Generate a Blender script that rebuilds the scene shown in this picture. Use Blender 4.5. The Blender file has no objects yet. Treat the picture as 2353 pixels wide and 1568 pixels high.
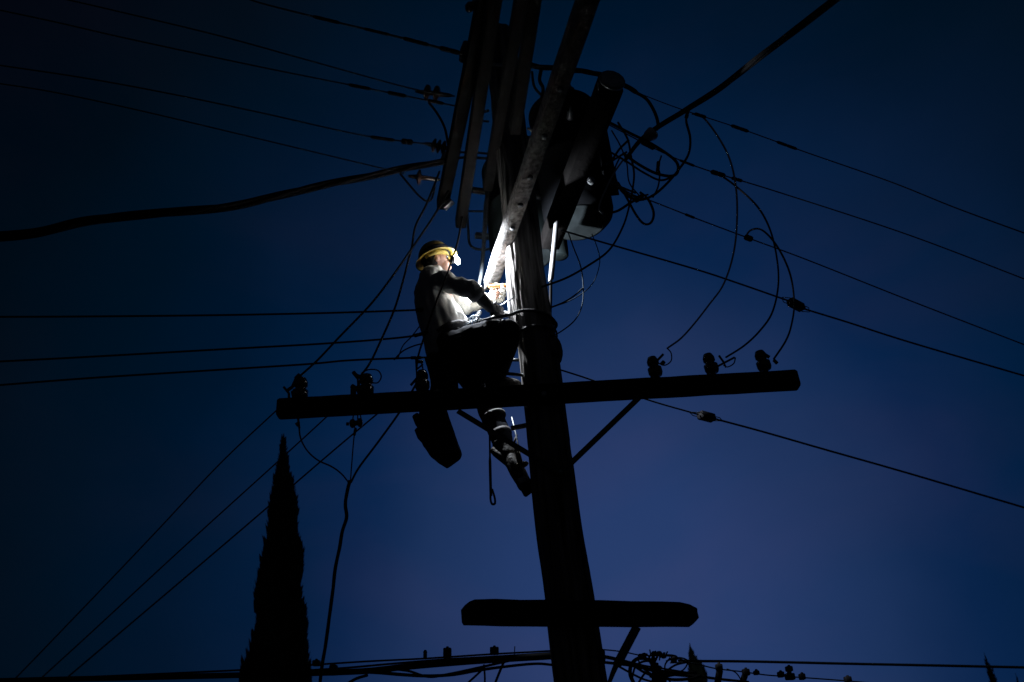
import bpy, math, random
from mathutils import Vector, Matrix, noise
random.seed(7)
S = bpy.context.scene
C = S.collection

# ------------------------------------------------------------------ camera
FP = 1830.0                         # focal length measured in units of a 2353 wide picture
CAM = Vector((0, 0, 4.2)); PITCH = math.radians(30.0); ROLL = math.radians(5.5)
F = Vector((0, math.cos(PITCH), math.sin(PITCH)))
U0 = Vector((0, -math.sin(PITCH), math.cos(PITCH))); R0 = Vector((1, 0, 0))
U = math.cos(ROLL)*U0 + math.sin(ROLL)*R0
R = math.cos(ROLL)*R0 - math.sin(ROLL)*U0
cd = bpy.data.cameras.new('camera'); cam = bpy.data.objects.new('camera', cd); C.objects.link(cam)
cd.sensor_width = 36.0; cd.lens = 36.0*FP/2353.0; cd.clip_start = 0.05; cd.clip_end = 3000
cam.matrix_world = Matrix(((R.x, U.x, -F.x, CAM.x), (R.y, U.y, -F.y, CAM.y), (R.z, U.z, -F.z, CAM.z), (0, 0, 0, 1)))
cd.dof.use_dof = True; cd.dof.focus_distance = 5.75; cd.dof.aperture_fstop = 2.0
S.camera = cam

# ------------------------------------------------------------------ night sky
w = bpy.data.worlds.new('World'); S.world = w; w.use_nodes = True
nt = w.node_tree; N = nt.nodes; L = nt.links
bg = N['Background']
def ray(px, py): return (F + R*((px-1176.5)/FP) + U*((784.4-py)/FP)).normalized()
glow = ray(1500, 1480)
gx = Vector((0, 0, 1)).cross(glow).normalized(); gy = glow.cross(gx).normalized()
tc = N.new('ShaderNodeTexCoord')
def dotn(v, s):
    n = N.new('ShaderNodeVectorMath'); n.operation = 'DOT_PRODUCT'; n.inputs[1].default_value = v
    L.new(tc.outputs['Generated'], n.inputs[0])
    m = N.new('ShaderNodeMath'); m.operation = 'MULTIPLY'; m.inputs[1].default_value = s; L.new(n.outputs['Value'], m.inputs[0]); return m.outputs[0]
def mth(op, a, b):
    m = N.new('ShaderNodeMath'); m.operation = op
    for i, x in enumerate((a, b)):
        if isinstance(x, (int, float)): m.inputs[i].default_value = x
        else: L.new(x, m.inputs[i])
    return m.outputs[0]
ax = dotn(gx, 1.4); ay = dotn(gy, 1.0); az = dotn(glow, 1.0)
r2 = mth('SQRT', mth('ADD', mth('POWER', mth('ABSOLUTE', ax, 0), 2.0), mth('POWER', mth('ABSOLUTE', ay, 0), 2.0)), 0)
ang = mth('ARCTAN2', r2, az)
nz = N.new('ShaderNodeTexNoise'); nz.inputs['Scale'].default_value = 2.6; nz.inputs['Detail'].default_value = 5; nz.inputs['Roughness'].default_value = .5
L.new(tc.outputs['Generated'], nz.inputs['Vector'])
cl = mth('MULTIPLY', mth('SUBTRACT', nz.outputs['Fac'], .5), .22)
t = mth('DIVIDE', mth('ADD', ang, cl), 2.86)
cr = N.new('ShaderNodeValToRGB'); L.new(t, cr.inputs['Fac'])
def lin(c): return tuple(((v/255)/12.92 if v/255 <= .04045 else ((v/255+.055)/1.055)**2.4) for v in c)+(1,)
stops = [(0, (41, 62, 108)), (.05, (37, 59, 105)), (.13, (26, 48, 88)), (.173, (9, 35, 72)), (.215, (2, 28, 58)), (.255, (0, 20, 42)), (.29, (0, 16, 32)), (.33, (1, 11, 22)), (.385, (1, 4, 12)), (.6, (5, 8, 14)), (1, (15, 15, 17))]  # last stops add an unseen faint glow behind the camera to lift dark sides
el = cr.color_ramp.elements
el[0].position = 0; el[0].color = lin(stops[0][1]); el[1].position = 1; el[1].color = lin(stops[-1][1])
for p, c in stops[1:-1]:
    e = el.new(p); e.color = lin(c)
# thin purple-brown cloud lit by the town
nz2 = N.new('ShaderNodeTexNoise'); nz2.inputs['Scale'].default_value = 2.6; nz2.inputs['Detail'].default_value = 6; nz2.inputs['Distortion'].default_value = .6
mp = N.new('ShaderNodeMapping'); mp.inputs['Location'].default_value = (3.1, 1.2, 5.0); mp.inputs['Scale'].default_value = (1, 1.2, 2.2)
L.new(tc.outputs['Generated'], mp.inputs['Vector']); L.new(mp.outputs['Vector'], nz2.inputs['Vector'])
mr = N.new('ShaderNodeMapRange'); mr.inputs['From Min'].default_value = .42; mr.inputs['From Max'].default_value = .80; L.new(nz2.outputs['Fac'], mr.inputs['Value'])
mx = N.new('ShaderNodeMixRGB'); mx.blend_type = 'ADD'; L.new(mth('MULTIPLY', mr.outputs['Result'], mth('MAXIMUM', mth('SUBTRACT', 1.15, mth('MULTIPLY', t, 3.6)), .12)), mx.inputs['Fac'])
L.new(cr.outputs['Color'], mx.inputs['Color1']); mx.inputs['Color2'].default_value = (.0115, .0046, .0062, 1)
L.new(mx.outputs['Color'], bg.inputs['Color']); bg.inputs['Strength'].default_value = 1.0
S.view_settings.view_transform = 'Standard'; S.view_settings.look = 'None'; S.view_settings.exposure = 0; S.view_settings.gamma = 1

# ------------------------------------------------------------------ placing things: a picture direction plus one world coordinate
def rr(px, py): return F + R*((px-1176.5)/FP) + U*((784.4-py)/FP)
def at(px, py, d): return CAM + rr(px, py)*d
def atY(px, py, y): v = rr(px, py); return CAM + v*(y/v.y)
def atH(px, py, h): v = rr(px, py); return CAM + v*(h/v.z)      # h = metres above the camera
def depth(p): return (p-CAM).dot(F)
def pxm(px, p): return px*depth(p)/FP                            # picture size -> metres at point p

# ------------------------------------------------------------------ materials
M = {}
def mat(name, col, rough=.7, metal=0., var=.25, scale=8., stretch=(1, 1, 1), bump=0., bscale=None, col2=None, spec=.5, coat=0., emis=None):
    m = bpy.data.materials.new(name); m.use_nodes = True; n = m.node_tree.nodes; l = m.node_tree.links
    b = n['Principled BSDF']; b.inputs['Roughness'].default_value = rough; b.inputs['Metallic'].default_value = metal
    b.inputs['Specular IOR Level'].default_value = spec; b.inputs['Coat Weight'].default_value = coat
    t = n.new('ShaderNodeTexCoord'); mp = n.new('ShaderNodeMapping'); mp.inputs['Scale'].default_value = stretch
    l.new(t.outputs['Object'], mp.inputs['Vector'])
    z = n.new('ShaderNodeTexNoise'); z.inputs['Scale'].default_value = scale; z.inputs['Detail'].default_value = 6
    l.new(mp.outputs['Vector'], z.inputs['Vector'])
    r = n.new('ShaderNodeValToRGB'); l.new(z.outputs['Fac'], r.inputs['Fac'])
    c2 = col2 or tuple(v*(1-var) for v in col); c1 = tuple(min(1, v*(1+var)) for v in col)
    r.color_ramp.elements[0].position = .35; r.color_ramp.elements[1].position = .65
    r.color_ramp.elements[0].color = (*c2, 1); r.color_ramp.elements[1].color = (*c1, 1)
    l.new(r.outputs['Color'], b.inputs['Base Color'])
    if bump:
        z2 = n.new('ShaderNodeTexNoise'); z2.inputs['Scale'].default_value = bscale or scale*2; z2.inputs['Detail'].default_value = 5
        l.new(mp.outputs['Vector'], z2.inputs['Vector'])
        bp = n.new('ShaderNodeBump'); bp.inputs['Strength'].default_value = bump; bp.inputs['Distance'].default_value = .02
        l.new(z2.outputs['Fac'], bp.inputs['Height']); l.new(bp.outputs['Normal'], b.inputs['Normal'])
    if emis:
        b.inputs['Emission Color'].default_value = (*emis[0], 1); b.inputs['Emission Strength'].default_value = emis[1]
    M[name] = m; return m
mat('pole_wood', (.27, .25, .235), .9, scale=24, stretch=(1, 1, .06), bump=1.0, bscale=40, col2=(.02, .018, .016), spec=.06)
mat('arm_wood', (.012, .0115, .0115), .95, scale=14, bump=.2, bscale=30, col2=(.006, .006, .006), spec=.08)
mat('shaded_arm_wood', (.0045, .004, .004), .95, scale=14, bump=.2, bscale=30, spec=.05)  # arm wood darkened so the thick beam looks shaded despite the headlamp
mat('highlight_strap', (.17, .17, .16), .8, scale=60, bump=.3)  # strap tone lightened to carry the curved highlight on the lower leg
mat('lit_arm_wood', (.22, .21, .205), .9, scale=30, bump=.5, bscale=50, col2=(.10, .095, .09), spec=.15)  # arm wood lightened so the beam beside the headlamp looks strongly lit
mat('tank_dark', (.0035, .004, .005), .7, spec=.06, scale=6, var=.15)
mat('rim_lit', (.020, .025, .027), .6, spec=.1, scale=6, var=.3)  # lighter than the tank: lamplight on the bottom rim put into the colour
mat('steel', (.35, .37, .39), .45, .85, scale=30, bump=.1)
mat('galvanized', (.45, .48, .5), .5, .6, scale=40, bump=.1)
mat('black_rubber', (.008, .008, .009), .8, scale=30, spec=.08)
mat('bare_wire', (.07, .08, .09), .6, .3, scale=30)
mat('lit_wire', (.60, .60, .63), .45, .4, scale=30)  # brightened colour stands in for lamplight on the jumpers
mat('far_wire', (.02, .03, .04), .8, scale=30, spec=.2)
mat('tank_paint', (.011, .016, .017), .6, spec=.1, scale=6, bump=.05, var=.15)
mat('porcelain', (.05, .03, .025), .2, scale=10, spec=.6)
mat('grey_porcelain', (.25, .26, .28), .25, scale=10, spec=.6)
mat('clear_tube', (.55, .57, .62), .3, scale=10)
mat('white_moulding', (.40, .41, .43), .6, var=.06, scale=10)
mat('foliage', (.022, .035, .018), .8, scale=3, var=.5)
mat('bark', (.08, .06, .045), .9, scale=10, bump=.4)
mat('ground_dirt', (.07, .065, .055), .95, scale=.6, bump=.3, bscale=3)
mat('skin', (.42, .24, .18), .55, scale=20, var=.12)
mat('hair', (.012, .010, .009), .7, scale=60)
mat('shirt', (.55, .54, .50), .9, scale=160, var=.12, bump=.25, bscale=300, spec=.2)
mat('trousers', (.019, .020, .025), .95, scale=120, var=.2, bump=.25, bscale=220, spec=.05)
mat('hat_yellow', (.34, .26, .06), .4, var=.08, scale=10)
mat('hat_liner', (.48, .36, .08), .8, var=.2, scale=40)
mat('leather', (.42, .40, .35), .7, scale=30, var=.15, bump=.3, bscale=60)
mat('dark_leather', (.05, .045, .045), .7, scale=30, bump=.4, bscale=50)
mat('boot_leather', (.03, .026, .022), .55, scale=30, bump=.3)
mat('boot_yellow', (.36, .29, .12), .6, scale=30)
mat('canvas', (.012, .013, .026), .9, scale=60, bump=.4, bscale=90)
mat('orange_handle', (.80, .30, .08), .45, var=.08, scale=12)
mat('rope_black', (.015, .015, .017), .8, scale=80, bump=.5)
mat('webbing', (.55, .54, .52), .8, scale=80, bump=.3)
mat('lamp_body', (.02, .02, .024), .6, scale=10, spec=.2)
mat('lamp_lens', (.9, .9, .9), .3, emis=((.88, .94, 1.0), 60))

# ------------------------------------------------------------------ mesh collecting
def frame(d, ref=None):
    d = d.normalized(); ref = ref or (Vector((0, 0, 1)) if abs(d.z) < .9 else Vector((1, 0, 0)))
    s = d.cross(ref).normalized(); return s, s.cross(d).normalized()
def world_loc(o):
    v = Vector((0, 0, 0))
    while o: v += o.location; o = o.parent
    return v
class MB:
    def __init__(s): s.v = []; s.f = []
    def ring(s, c, a, b, n=10):
        i0 = len(s.v)
        for k in range(n):
            t = 2*math.pi*k/n; s.v.append(c + a*math.cos(t) + b*math.sin(t))
        return list(range(i0, i0+n))
    def skin(s, r0, r1):
        n = len(r0)
        for k in range(n): s.f.append((r0[k], r0[(k+1) % n], r1[(k+1) % n], r1[k]))
    def tube(s, pts, rad, n=8, flat=1., side=None):
        if not hasattr(rad, '__len__'): rad = [rad]*len(pts)
        rings = []; a = None
        for i, p in enumerate(pts):
            d = (pts[min(i+1, len(pts)-1)] - pts[max(i-1, 0)]).normalized()
            if a is None: a, b = frame(d, side)
            else:
                a = (a - d*a.dot(d)).normalized()
            b = d.cross(a)
            rings.append(s.ring(p, a*rad[i], b*rad[i]*flat, n))
        for x, y in zip(rings, rings[1:]): s.skin(x, y)
        s.f.append(tuple(reversed(rings[0]))); s.f.append(tuple(rings[-1])); return s
    def lathe(s, base, axis, prof, n=16):
        a, b = frame(axis); axis = axis.normalized(); rings = [s.ring(base+axis*h, a*max(r, 1e-4), b*max(r, 1e-4), n) for h, r in prof]
        for x, y in zip(rings, rings[1:]): s.skin(x, y)
        s.f.append(tuple(reversed(rings[0]))); s.f.append(tuple(rings[-1])); return s
    def box(s, p0, p1, w, h, up=Vector((0, 0, 1)), bev=0., segs=1, rough=0.):
        d = (p1-p0); L_ = d.length; d.normalize(); a = d.cross(up).normalized(); b = a.cross(d).normalized()
        bev = bev or min(w, h)*.12
        oc = [(w/2, h/2-bev), (w/2-bev, h/2), (-w/2+bev, h/2), (-w/2, h/2-bev), (-w/2, -h/2+bev), (-w/2+bev, -h/2), (w/2-bev, -h/2), (w/2, -h/2+bev)]
        rings = []
        st = [(0, .9), (min(bev, L_*.2), 1)] + [(L_*k/segs, 1) for k in range(1, segs)] + [(L_-min(bev, L_*.2), 1), (L_, .9)]
        for t, k in st:
            i0 = len(s.v)
            for x, y in oc:
                q = p0 + d*t + a*x*k + b*y*k
                if rough: q += noise.noise_vector(q*9)*rough
                s.v.append(q)
            rings.append(list(range(i0, i0+8)))
        for x, y in zip(rings, rings[1:]): s.skin(x, y)
        s.f.append(tuple(reversed(rings[0]))); s.f.append(tuple(rings[-1])); return s
    def ell(s, c, a, b, d, nu=16, nv=10):
        rings = []
        for j in range(1, nv):
            t = math.pi*j/nv; rings.append(s.ring(c - d*math.cos(t), a*math.sin(t), b*math.sin(t), nu))
        for x, y in zip(rings, rings[1:]): s.skin(x, y)
        s.f.append(tuple(reversed(rings[0]))); s.f.append(tuple(rings[-1])); return s
    def build(s, name, m, parent=None, origin=None, smooth=True, remesh=0., disp=None, sm=0):
        me = bpy.data.meshes.new(name)
        if origin is None: origin = world_loc(parent) if parent else (sum(s.v, Vector())/len(s.v))
        me.from_pydata([tuple(v-origin) for v in s.v], [], s.f)
        o = bpy.data.objects.new(name, me); C.objects.link(o); o.location = (0, 0, 0) if parent else origin
        if parent: o.parent = parent
        if remesh:
            k = o.modifiers.new('r', 'REMESH'); k.mode = 'VOXEL'; k.voxel_size = remesh
            if sm: q = o.modifiers.new('s', 'SMOOTH'); q.iterations = sm; q.factor = .5
            dg = bpy.context.evaluated_depsgraph_get()
            me2 = bpy.data.meshes.new_from_object(o.evaluated_get(dg)); o.modifiers.clear(); o.data = me2; me = me2; me.name = name
        if disp:
            me.update(); ns = [v.normal.copy() for v in me.vertices]
            for v, nn in zip(me.vertices, ns): v.co += nn*disp(v.co + origin)
        me.materials.clear(); me.materials.append(M[m])
        for p in me.polygons: p.use_smooth = smooth
        me.update(); return o
def tag(o, label, cat=None, group=None, kind=None):
    if label: o['label'] = label
    if cat: o['category'] = cat
    if group: o['group'] = group
    if kind: o['kind'] = kind
    return o
def empty(name, loc, label, cat, group=None):
    o = bpy.data.objects.new(name, None); C.objects.link(o); o.location = loc; o.empty_display_size = .1
    return tag(o, label, cat, group)
def cr_spline(P, n=8):
    out = []
    for i in range(len(P)-1):
        p0 = P[max(i-1, 0)]; p1 = P[i]; p2 = P[i+1]; p3 = P[min(i+2, len(P)-1)]
        if i == 0: p0 = p1*2-p2
        if i == len(P)-2: p3 = p2*2-p1
        for k in range(n):
            t = k/n; out.append(.5*((2*p1) + (p2-p0)*t + (2*p0-5*p1+4*p2-p3)*t*t + (3*p1-p0-3*p2+p3)*t**3))
    out.append(P[-1]); return out

# ------------------------------------------------------------------ ground
g = MB(); n = 60; ext = 1500
for j in range(n+1):
    for i in range(n+1):
        x = ext*((2*i/n-1)**3); y = ext*((2*j/n-1)**3); g.v.append(Vector((x, y, noise.noise(Vector((x, y, 0))*.05)*.15-.15)))
for j in range(n):
    for i in range(n):
        a = j*(n+1)+i; g.f.append((a, a+1, a+n+2, a+n+1))
tag(g.build('ground', 'ground_dirt', origin=Vector((0, 0, 0))), 'dark bare ground below the utility pole', kind='structure')

# ------------------------------------------------------------------ utility pole
YP = 5.0
pole_px = [(1334, 1568, 122), (1305, 1350, 113), (1283, 1206, 106), (1256, 977, 97), (1240, 833, 92), (1212, 650, 86), (1196, 500, 82), (1172, 300, 76), (1153, 120, 72), (1148, 85, 70)]
cl_ = []
for x, y, wd in pole_px:
    p = atY(x, y, YP); cl_.append((p, pxm(wd, p)/2))
b0, b1 = cl_[0], cl_[2]; dz = (b1[0]-b0[0]); k = -(b0[0].z+.3)/dz.z
foot = b0[0]+dz*k; pts = [foot, foot.lerp(b0[0], .5)]+[c for c, r in cl_]; rd = [.185, .17]+[r for c, r in cl_]
pole = empty('utility_pole', Vector((foot.x, foot.y, 0)), 'tall weathered wooden utility pole rising through the middle, worker clinging to its left side', 'utility pole')
sp = cr_spline(pts, 26); rs = []
for i in range(len(pts)-1):
    for k in range(26): rs.append(rd[i]+(rd[i+1]-rd[i])*k/26)
rs.append(rd[-1])
sp += [sp[-1]+Vector((0, 0, .03)), sp[-1]+Vector((0, 0, .05))]; rs += [rs[-1]*.9, rs[-1]*.6]
sh = MB(); sh.tube(sp, rs, 72, side=Vector((0, 1, 0)))
def bark(p):
    return noise.noise(Vector((p.x*26, p.y*26, p.z*1.5)))*.006 - max(0, noise.noise(Vector((p.x*70+3, p.y*70, p.z*3.2)))-.08)*.035
shaft = sh.build('shaft', 'pole_wood', pole, disp=bark)
def pole_at(py):      # centre of the pole at a picture row
    for (x0, y0, w0), (x1, y1, w1) in zip(pole_px, pole_px[1:]):
        if y0 >= py >= y1:
            t = (py-y0)/(y1-y0); p = atY(x0+(x1-x0)*t, py, YP); return p, pxm(w0+(w1-w0)*t, p)/2
    return cl_[-1]

def bolt(mb, p, d, r=.014, l=.05): mb.lathe(p-d*l, d, [(0, r*.6), (l*.6, r*.6), (l*.6, r), (l, r)], 8)

def pin_insulator(base, arm, tilt=Vector((0, 0, 1)), s=1.0, name='insulator', stem=.06, m='porcelain'):
    i = MB(); i.lathe(base, tilt, [(0, .014*s), (stem, .014*s), (stem, .036*s), (stem+.02, .043*s), (stem+.05*s, .043*s), (stem+.055*s, .030*s), (stem+.07*s, .028*s), (stem+.078*s, .036*s), (stem+.10*s, .036*s), (stem+.125*s, .026*s), (stem+.13*s, .01*s)], 18)
    return i.build(name, m, arm)

# the long crossarm in front of the pole
def arm_ends(pl, pr, Yc, skew=0):
    return atY(pl[0], pl[1], Yc-skew), atY(pr[0], pr[1], Yc+skew)
pc, rc = pole_at(905)
Ya = pc.y - rc - .05
pa, pb = arm_ends((639, 941), (1832, 874), Ya, .05)
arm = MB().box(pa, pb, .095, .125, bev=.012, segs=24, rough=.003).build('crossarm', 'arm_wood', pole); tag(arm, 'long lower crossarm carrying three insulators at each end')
def along(px): # point on arm by picture column
    best = min((abs(((q-CAM).dot(R)/depth(q)*FP+1176.5)-px), k) for k in range(401) for q in [pa.lerp(pb, k/400)])
    return pa.lerp(pb, best[1]/400)
top = Vector((0, 0, .0625))
ins = {}
for px in (1514, 1645, 1768):
    q = along(px)+top; ins[px] = q; pin_insulator(q, arm, Vector((-.06, 0, 1)), 1.12, stem=.03)
for px in (686, 840):
    q = along(px)+top; ins[px] = q; pin_insulator(q-Vector((0, 0, .02)), arm, Vector((.05, 0, 1)), 1.25, stem=.02)
q = along(972)+top; pin_insulator(q-Vector((0, 0, .01)), arm, s=1.15, stem=.03)
def hardware(px, parts, arm_, nm='clevis'):
    mb = MB(); o = along(px)+top
    for (x0, y0, x1, y1, r) in parts:
        p = atY(x0, y0, o.y-.02); q_ = atY(x1, y1, o.y-.02); mb.tube([p, q_], pxm(r, p), 6)
    return mb.build(nm, 'bare_wire', arm_)
hardware(686, [(652, 890, 664, 905, 3), (660, 898, 672, 890, 4), (664, 905, 664, 925, 3), (672, 890, 682, 868, 4), (680, 872, 690, 862, 6), (676, 920, 672, 900, 4)], arm)
hardware(840, [(812, 856, 822, 868, 5), (818, 864, 830, 868, 5), (822, 870, 824, 905, 2.5), (830, 870, 822, 890, 3), (808, 888, 822, 896, 6), (812, 895, 812, 915, 7), (820, 890, 826, 920, 2.5)], arm)
hardware(972, [(955, 820, 958, 870, 2), (955, 832, 972, 832, 4), (968, 832, 975, 862, 2), (975, 862, 958, 872, 6), (958, 870, 944, 886, 3), (957, 850, 972, 838, 2)], arm)
hardware(1514, [(1498, 842, 1524, 815, 3), (1520, 838, 1526, 832, 5)], arm)
hardware(1645, [(1650, 842, 1688, 822, 2.5), (1652, 818, 1665, 836, 2.5), (1664, 836, 1668, 845, 2)], arm)
hardware(1645, [(1644, 868, 1664, 882, 7)], arm, 'bracket')
hardware(1768, [(1752, 812, 1768, 822, 4), (1745, 831, 1752, 830, 3), (1778, 828, 1786, 836, 4)], arm)
# insulator and clevis below the arm
u_ = MB(); o = along(817)
for x0, y0, x1, y1, r in [(812, 955, 810, 972, 1.6), (822, 955, 822, 972, 1.6), (828, 955, 832, 972, 1.6), (796, 975, 802, 975, 4)]:
    u_.tube([atY(x0, y0, o.y), atY(x1, y1, o.y)], pxm(r, o), 6)
c_ = atY(804, 975, o.y); u_.lathe(c_, atY(832, 971, o.y)-c_, [(0, .018), (.01, .03), (.03, .03), (.036, .018), (.05, .018), (.056, .03), (.076, .03), (.084, .016)], 14)
u_.build('insulator', 'porcelain', arm)
u_ = MB(); o = along(686); u_.tube([atY(684, 955, o.y), atY(688, 985, o.y)], .008, 6); u_.tube([atY(680, 978, o.y), atY(686, 974, o.y)], .014, 6); u_.build('hook', 'steel', arm)
def strut(p, q, w, h, parent, name='brace', m='bare_wire'):
    s = MB(); s.box(p, q, w, h, up=Vector((0, -1, .2)), bev=.003); o = s.build(name, m, parent)
    return o
pj, rj = pole_at(1085)
jn = atY(1288, 1088, pj.y-rj-.015)
strut(atY(1052, 945, Ya+.0), jn, .040, .006, arm); strut(atY(1468, 915, Ya), jn+Vector((.004, -.008, 0)), .040, .006, arm)
bm = MB(); bolt(bm, jn+Vector((0, -.03, 0)), Vector((0, -1, 0))); bm.build('bolt', 'steel', arm); bm = MB(); bolt(bm, atY(1250, 905, Ya-.06), Vector((0, -1, 0)), .02); bm.build('bolt', 'steel', arm)

# the short crossarm lower down
pl2, rl2 = pole_at(1412)
Yb = pl2.y - rl2 - .05
p0 = atY(1062, 1409, Yb); p1 = atY(1601, 1415, Yb)
a2m = MB(); outl = [(1061, 1406), (1070, 1395), (1080, 1387), (1092, 1382), (1140, 1380.5), (1200, 1383), (1250, 1382.5), (1310, 1384), (1380, 1383.5), (1450, 1386), (1520, 1386.5), (1560, 1388), (1582, 1393), (1599, 1402), (1600, 1412), (1603, 1424), (1595, 1432), (1586, 1438.5), (1530, 1438), (1450, 1439), (1380, 1438), (1300, 1438.5), (1230, 1437.5), (1150, 1437), (1110, 1435.5), (1063, 1434.5), (1062, 1420)]
for yy, sc in ((Yb-.05, .4), (Yb-.046, 0), (Yb+.046, 0), (Yb+.05, .4)):
    a2m.v += [atY(x, y, Yb)+Vector((0, yy-Yb, 0))+Vector((0, 0, -.004 if y < 1410 else .004))*sc*2 for x, y in outl]
for j_ in range(3): a2m.skin(list(range(j_*len(outl), (j_+1)*len(outl))), list(range((j_+1)*len(outl), (j_+2)*len(outl))))
a2m.f.append(tuple(range(len(outl)-1, -1, -1))); a2m.f.append(tuple(range(3*len(outl), 4*len(outl))))
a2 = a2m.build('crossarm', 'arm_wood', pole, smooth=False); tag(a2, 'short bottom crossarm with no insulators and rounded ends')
sb = MB(); sb.box(atY(1464, 1440, Yb), atY(1418, 1528, Yb+.05), .050, .008, up=Vector((0, -1, .2)), bev=.003); sb.tube([atY(1420, 1520, Yb+.05), atY(1408, 1548, Yb+.07), atY(1398, 1575, Yb+.09), atY(1388, 1640, Yb+.12)], [.018, .015, .011, .01], 8); sb.build('brace', 'bare_wire', a2)

# upper crossarms running away from the camera, from above the picture to behind the pole
def hbeam(top_, bot, h, w, hh, label, ext=0., m='arm_wood'):
    a = atH(top_[0], top_[1], h); b = atH(bot[0], bot[1], h); a = a + (a-b).normalized()*ext
    o = MB().box(a, b, w, hh, bev=.008, segs=20, rough=.003).build('crossarm', m, pole)
    return tag(o, label), a, b
HB1, HB2, HB3 = 4.75, 4.5, 3.75
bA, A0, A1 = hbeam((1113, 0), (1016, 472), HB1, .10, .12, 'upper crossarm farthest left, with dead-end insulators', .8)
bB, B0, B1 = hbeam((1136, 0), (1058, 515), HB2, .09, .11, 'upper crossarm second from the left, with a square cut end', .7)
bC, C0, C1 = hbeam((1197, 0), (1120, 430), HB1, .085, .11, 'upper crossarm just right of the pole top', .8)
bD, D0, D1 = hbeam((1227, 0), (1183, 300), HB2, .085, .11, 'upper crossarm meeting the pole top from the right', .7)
bE, E0, E1 = hbeam((1350, 0), (1126, 656), HB3, .105, .115, 'long upper crossarm whose lower end is lit white by the headlamp', .5, 'lit_arm_wood')
bG, G0, G1 = hbeam((1405, 190), (1262, 560), 4.05, .155, .14, 'thick upper crossarm ending in front of the tank', 0, 'shaded_arm_wood')
# bolts and plates on the long lit beam
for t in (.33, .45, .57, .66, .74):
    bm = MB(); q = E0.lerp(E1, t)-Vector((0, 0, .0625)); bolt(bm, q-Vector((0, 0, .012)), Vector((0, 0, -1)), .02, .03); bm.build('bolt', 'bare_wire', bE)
bm = MB(); q0 = G0+(G0-G1).normalized()*.01
bm.lathe(q0, (G0-G1), [(0, .09), (.012, .09), (.02, .06)], 14); bolt(bm, G0+Vector((-.09, .03, .0)), Vector((-1, 0, 0)), .03, .05); bm.build('end_plate', 'steel', bG)
# steel cross pieces tying the upper arms together
def bar(pts, r, name, m, parent, n=8, flat=1.): return MB().tube(pts, r, n, flat).build(name, m, parent)
bar([atY(1036, 350, 6.3), atY(1100, 352, 6.2), atY(1160, 358, 6.1)], .012, 'steel_bar', 'steel', pole)
bar([atY(1030, 366, 6.1), atY(1075, 362, 6.1), atY(1130, 366, 6.1), atY(1190, 372, 6.05)], .014, 'steel_bar', 'steel', pole)
bar([atY(1064, 142, 4.45), atY(1110, 148, 4.45), atY(1185, 152, 4.6)], .012, 'steel_bar', 'steel', pole)
bar([atY(1100, 262, 5.3), atY(1122, 255, 5.2)], .012, 'steel_bar', 'bare_wire', pole)
bar([atY(1100, 278, 5.3), atY(1122, 280, 5.2)], .010, 'steel_bar', 'bare_wire', pole)
# grey hanging strut, u shaped rod
bar([atY(1131, 368, 5.75), atY(1122, 440, 5.7), atY(1118, 470, 5.7), atY(1112, 560, 5.65), atY(1106, 630, 5.6), atY(1100, 660, 5.6)], [.017, .019, .026, .017, .017, .015], 'strut', 'bare_wire', pole)
bar(cr_spline([atY(1073, 482, 6.0), atY(1076, 530, 6.0), atY(1079, 560, 6.0), atY(1092, 572, 6.0), atY(1115, 574, 6.0), atY(1138, 568, 6.0), atY(1150, 545, 6.0)], 5), .012, 'rod', 'bare_wire', pole)
bar([atY(1072, 486, 6.0), atY(1145, 487, 6.0)], .010, 'rod', 'bare_wire', pole)
# pale ground-wire moulding strips hanging by the pole
def strip(pts, wpx, label, m='white_moulding', name='moulding_strip', flat=.35):
    P = cr_spline([atY(x, y, Y) for x, y, Y in pts], 6); r = pxm(wpx, P[0])/2
    o = MB().tube(P, r, 8, flat, side=Vector((0, 1, 0))).build(name, m, pole); tag(o, label); return o
strip([(1163, 478, 5.22), (1165, 560, 5.12), (1169, 650, 5.05), (1173, 720, 5.0), (1176, 764, 4.97)], 9, 'thin white strip left of the pole, lit by the headlamp', flat=.7)
bs = MB(); bs.box(atY(1279, 510, 4.62), atY(1266, 645, 4.62), .056, .010, up=Vector((-.80, -.60, 0)), bev=.002); tag(bs.build('hanging_board', 'white_moulding', pole), 'narrow white board right of the pole, lit by the headlamp')
strip([(1266, 630, 5.2), (1265, 700, 5.2), (1262, 765, 5.2), (1262, 800, 5.15)], 7, 'black conduit below the narrow white board', 'black_rubber', 'conduit', .8)
# steel pole bands and step
def band(py, hgt, gap, label, name='pole_band', m='steel', tilt=0., thick=.008):
    p, r = pole_at(py); b = MB(); r += gap; n = 36; rings = []
    for k in range(n):
        t = 2*math.pi*k/n; dr = Vector((math.cos(t), math.sin(t), 0)); zz = Vector((0, 0, tilt*math.cos(t)))
        c = p + dr*r + zz; i0 = len(b.v)
        b.v += [c+Vector((0, 0, hgt/2)), c+dr*thick+Vector((0, 0, hgt/2)), c+dr*thick-Vector((0, 0, hgt/2)), c-Vector((0, 0, hgt/2))]; rings.append([i0, i0+1, i0+2, i0+3])
    for i in range(n): b.skin(rings[i], rings[(i+1) % n])
    o = b.build(name, m, pole); tag(o, label); return o
band(775, .028, .010, 'dark band around the pole at the height of the knee', m='dark_leather')
bb = MB(); p_, r_ = pole_at(780)
bb.box(atY(1252, 768, YP-r_*.75), atY(1254, 790, YP-r_*.75), .02, .012); bb.build('band_buckle', 'galvanized', pole)
lp = MB(); p_, r_ = pole_at(812)
lp.ell(p_+Vector((r_*.62, -.02, 0)), Vector((.085, 0, .02)), Vector((0, .12, 0)), Vector((-.02, 0, .13)), 20, 12)
lp.build('wood_knot', 'pole_wood', pole)
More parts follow.
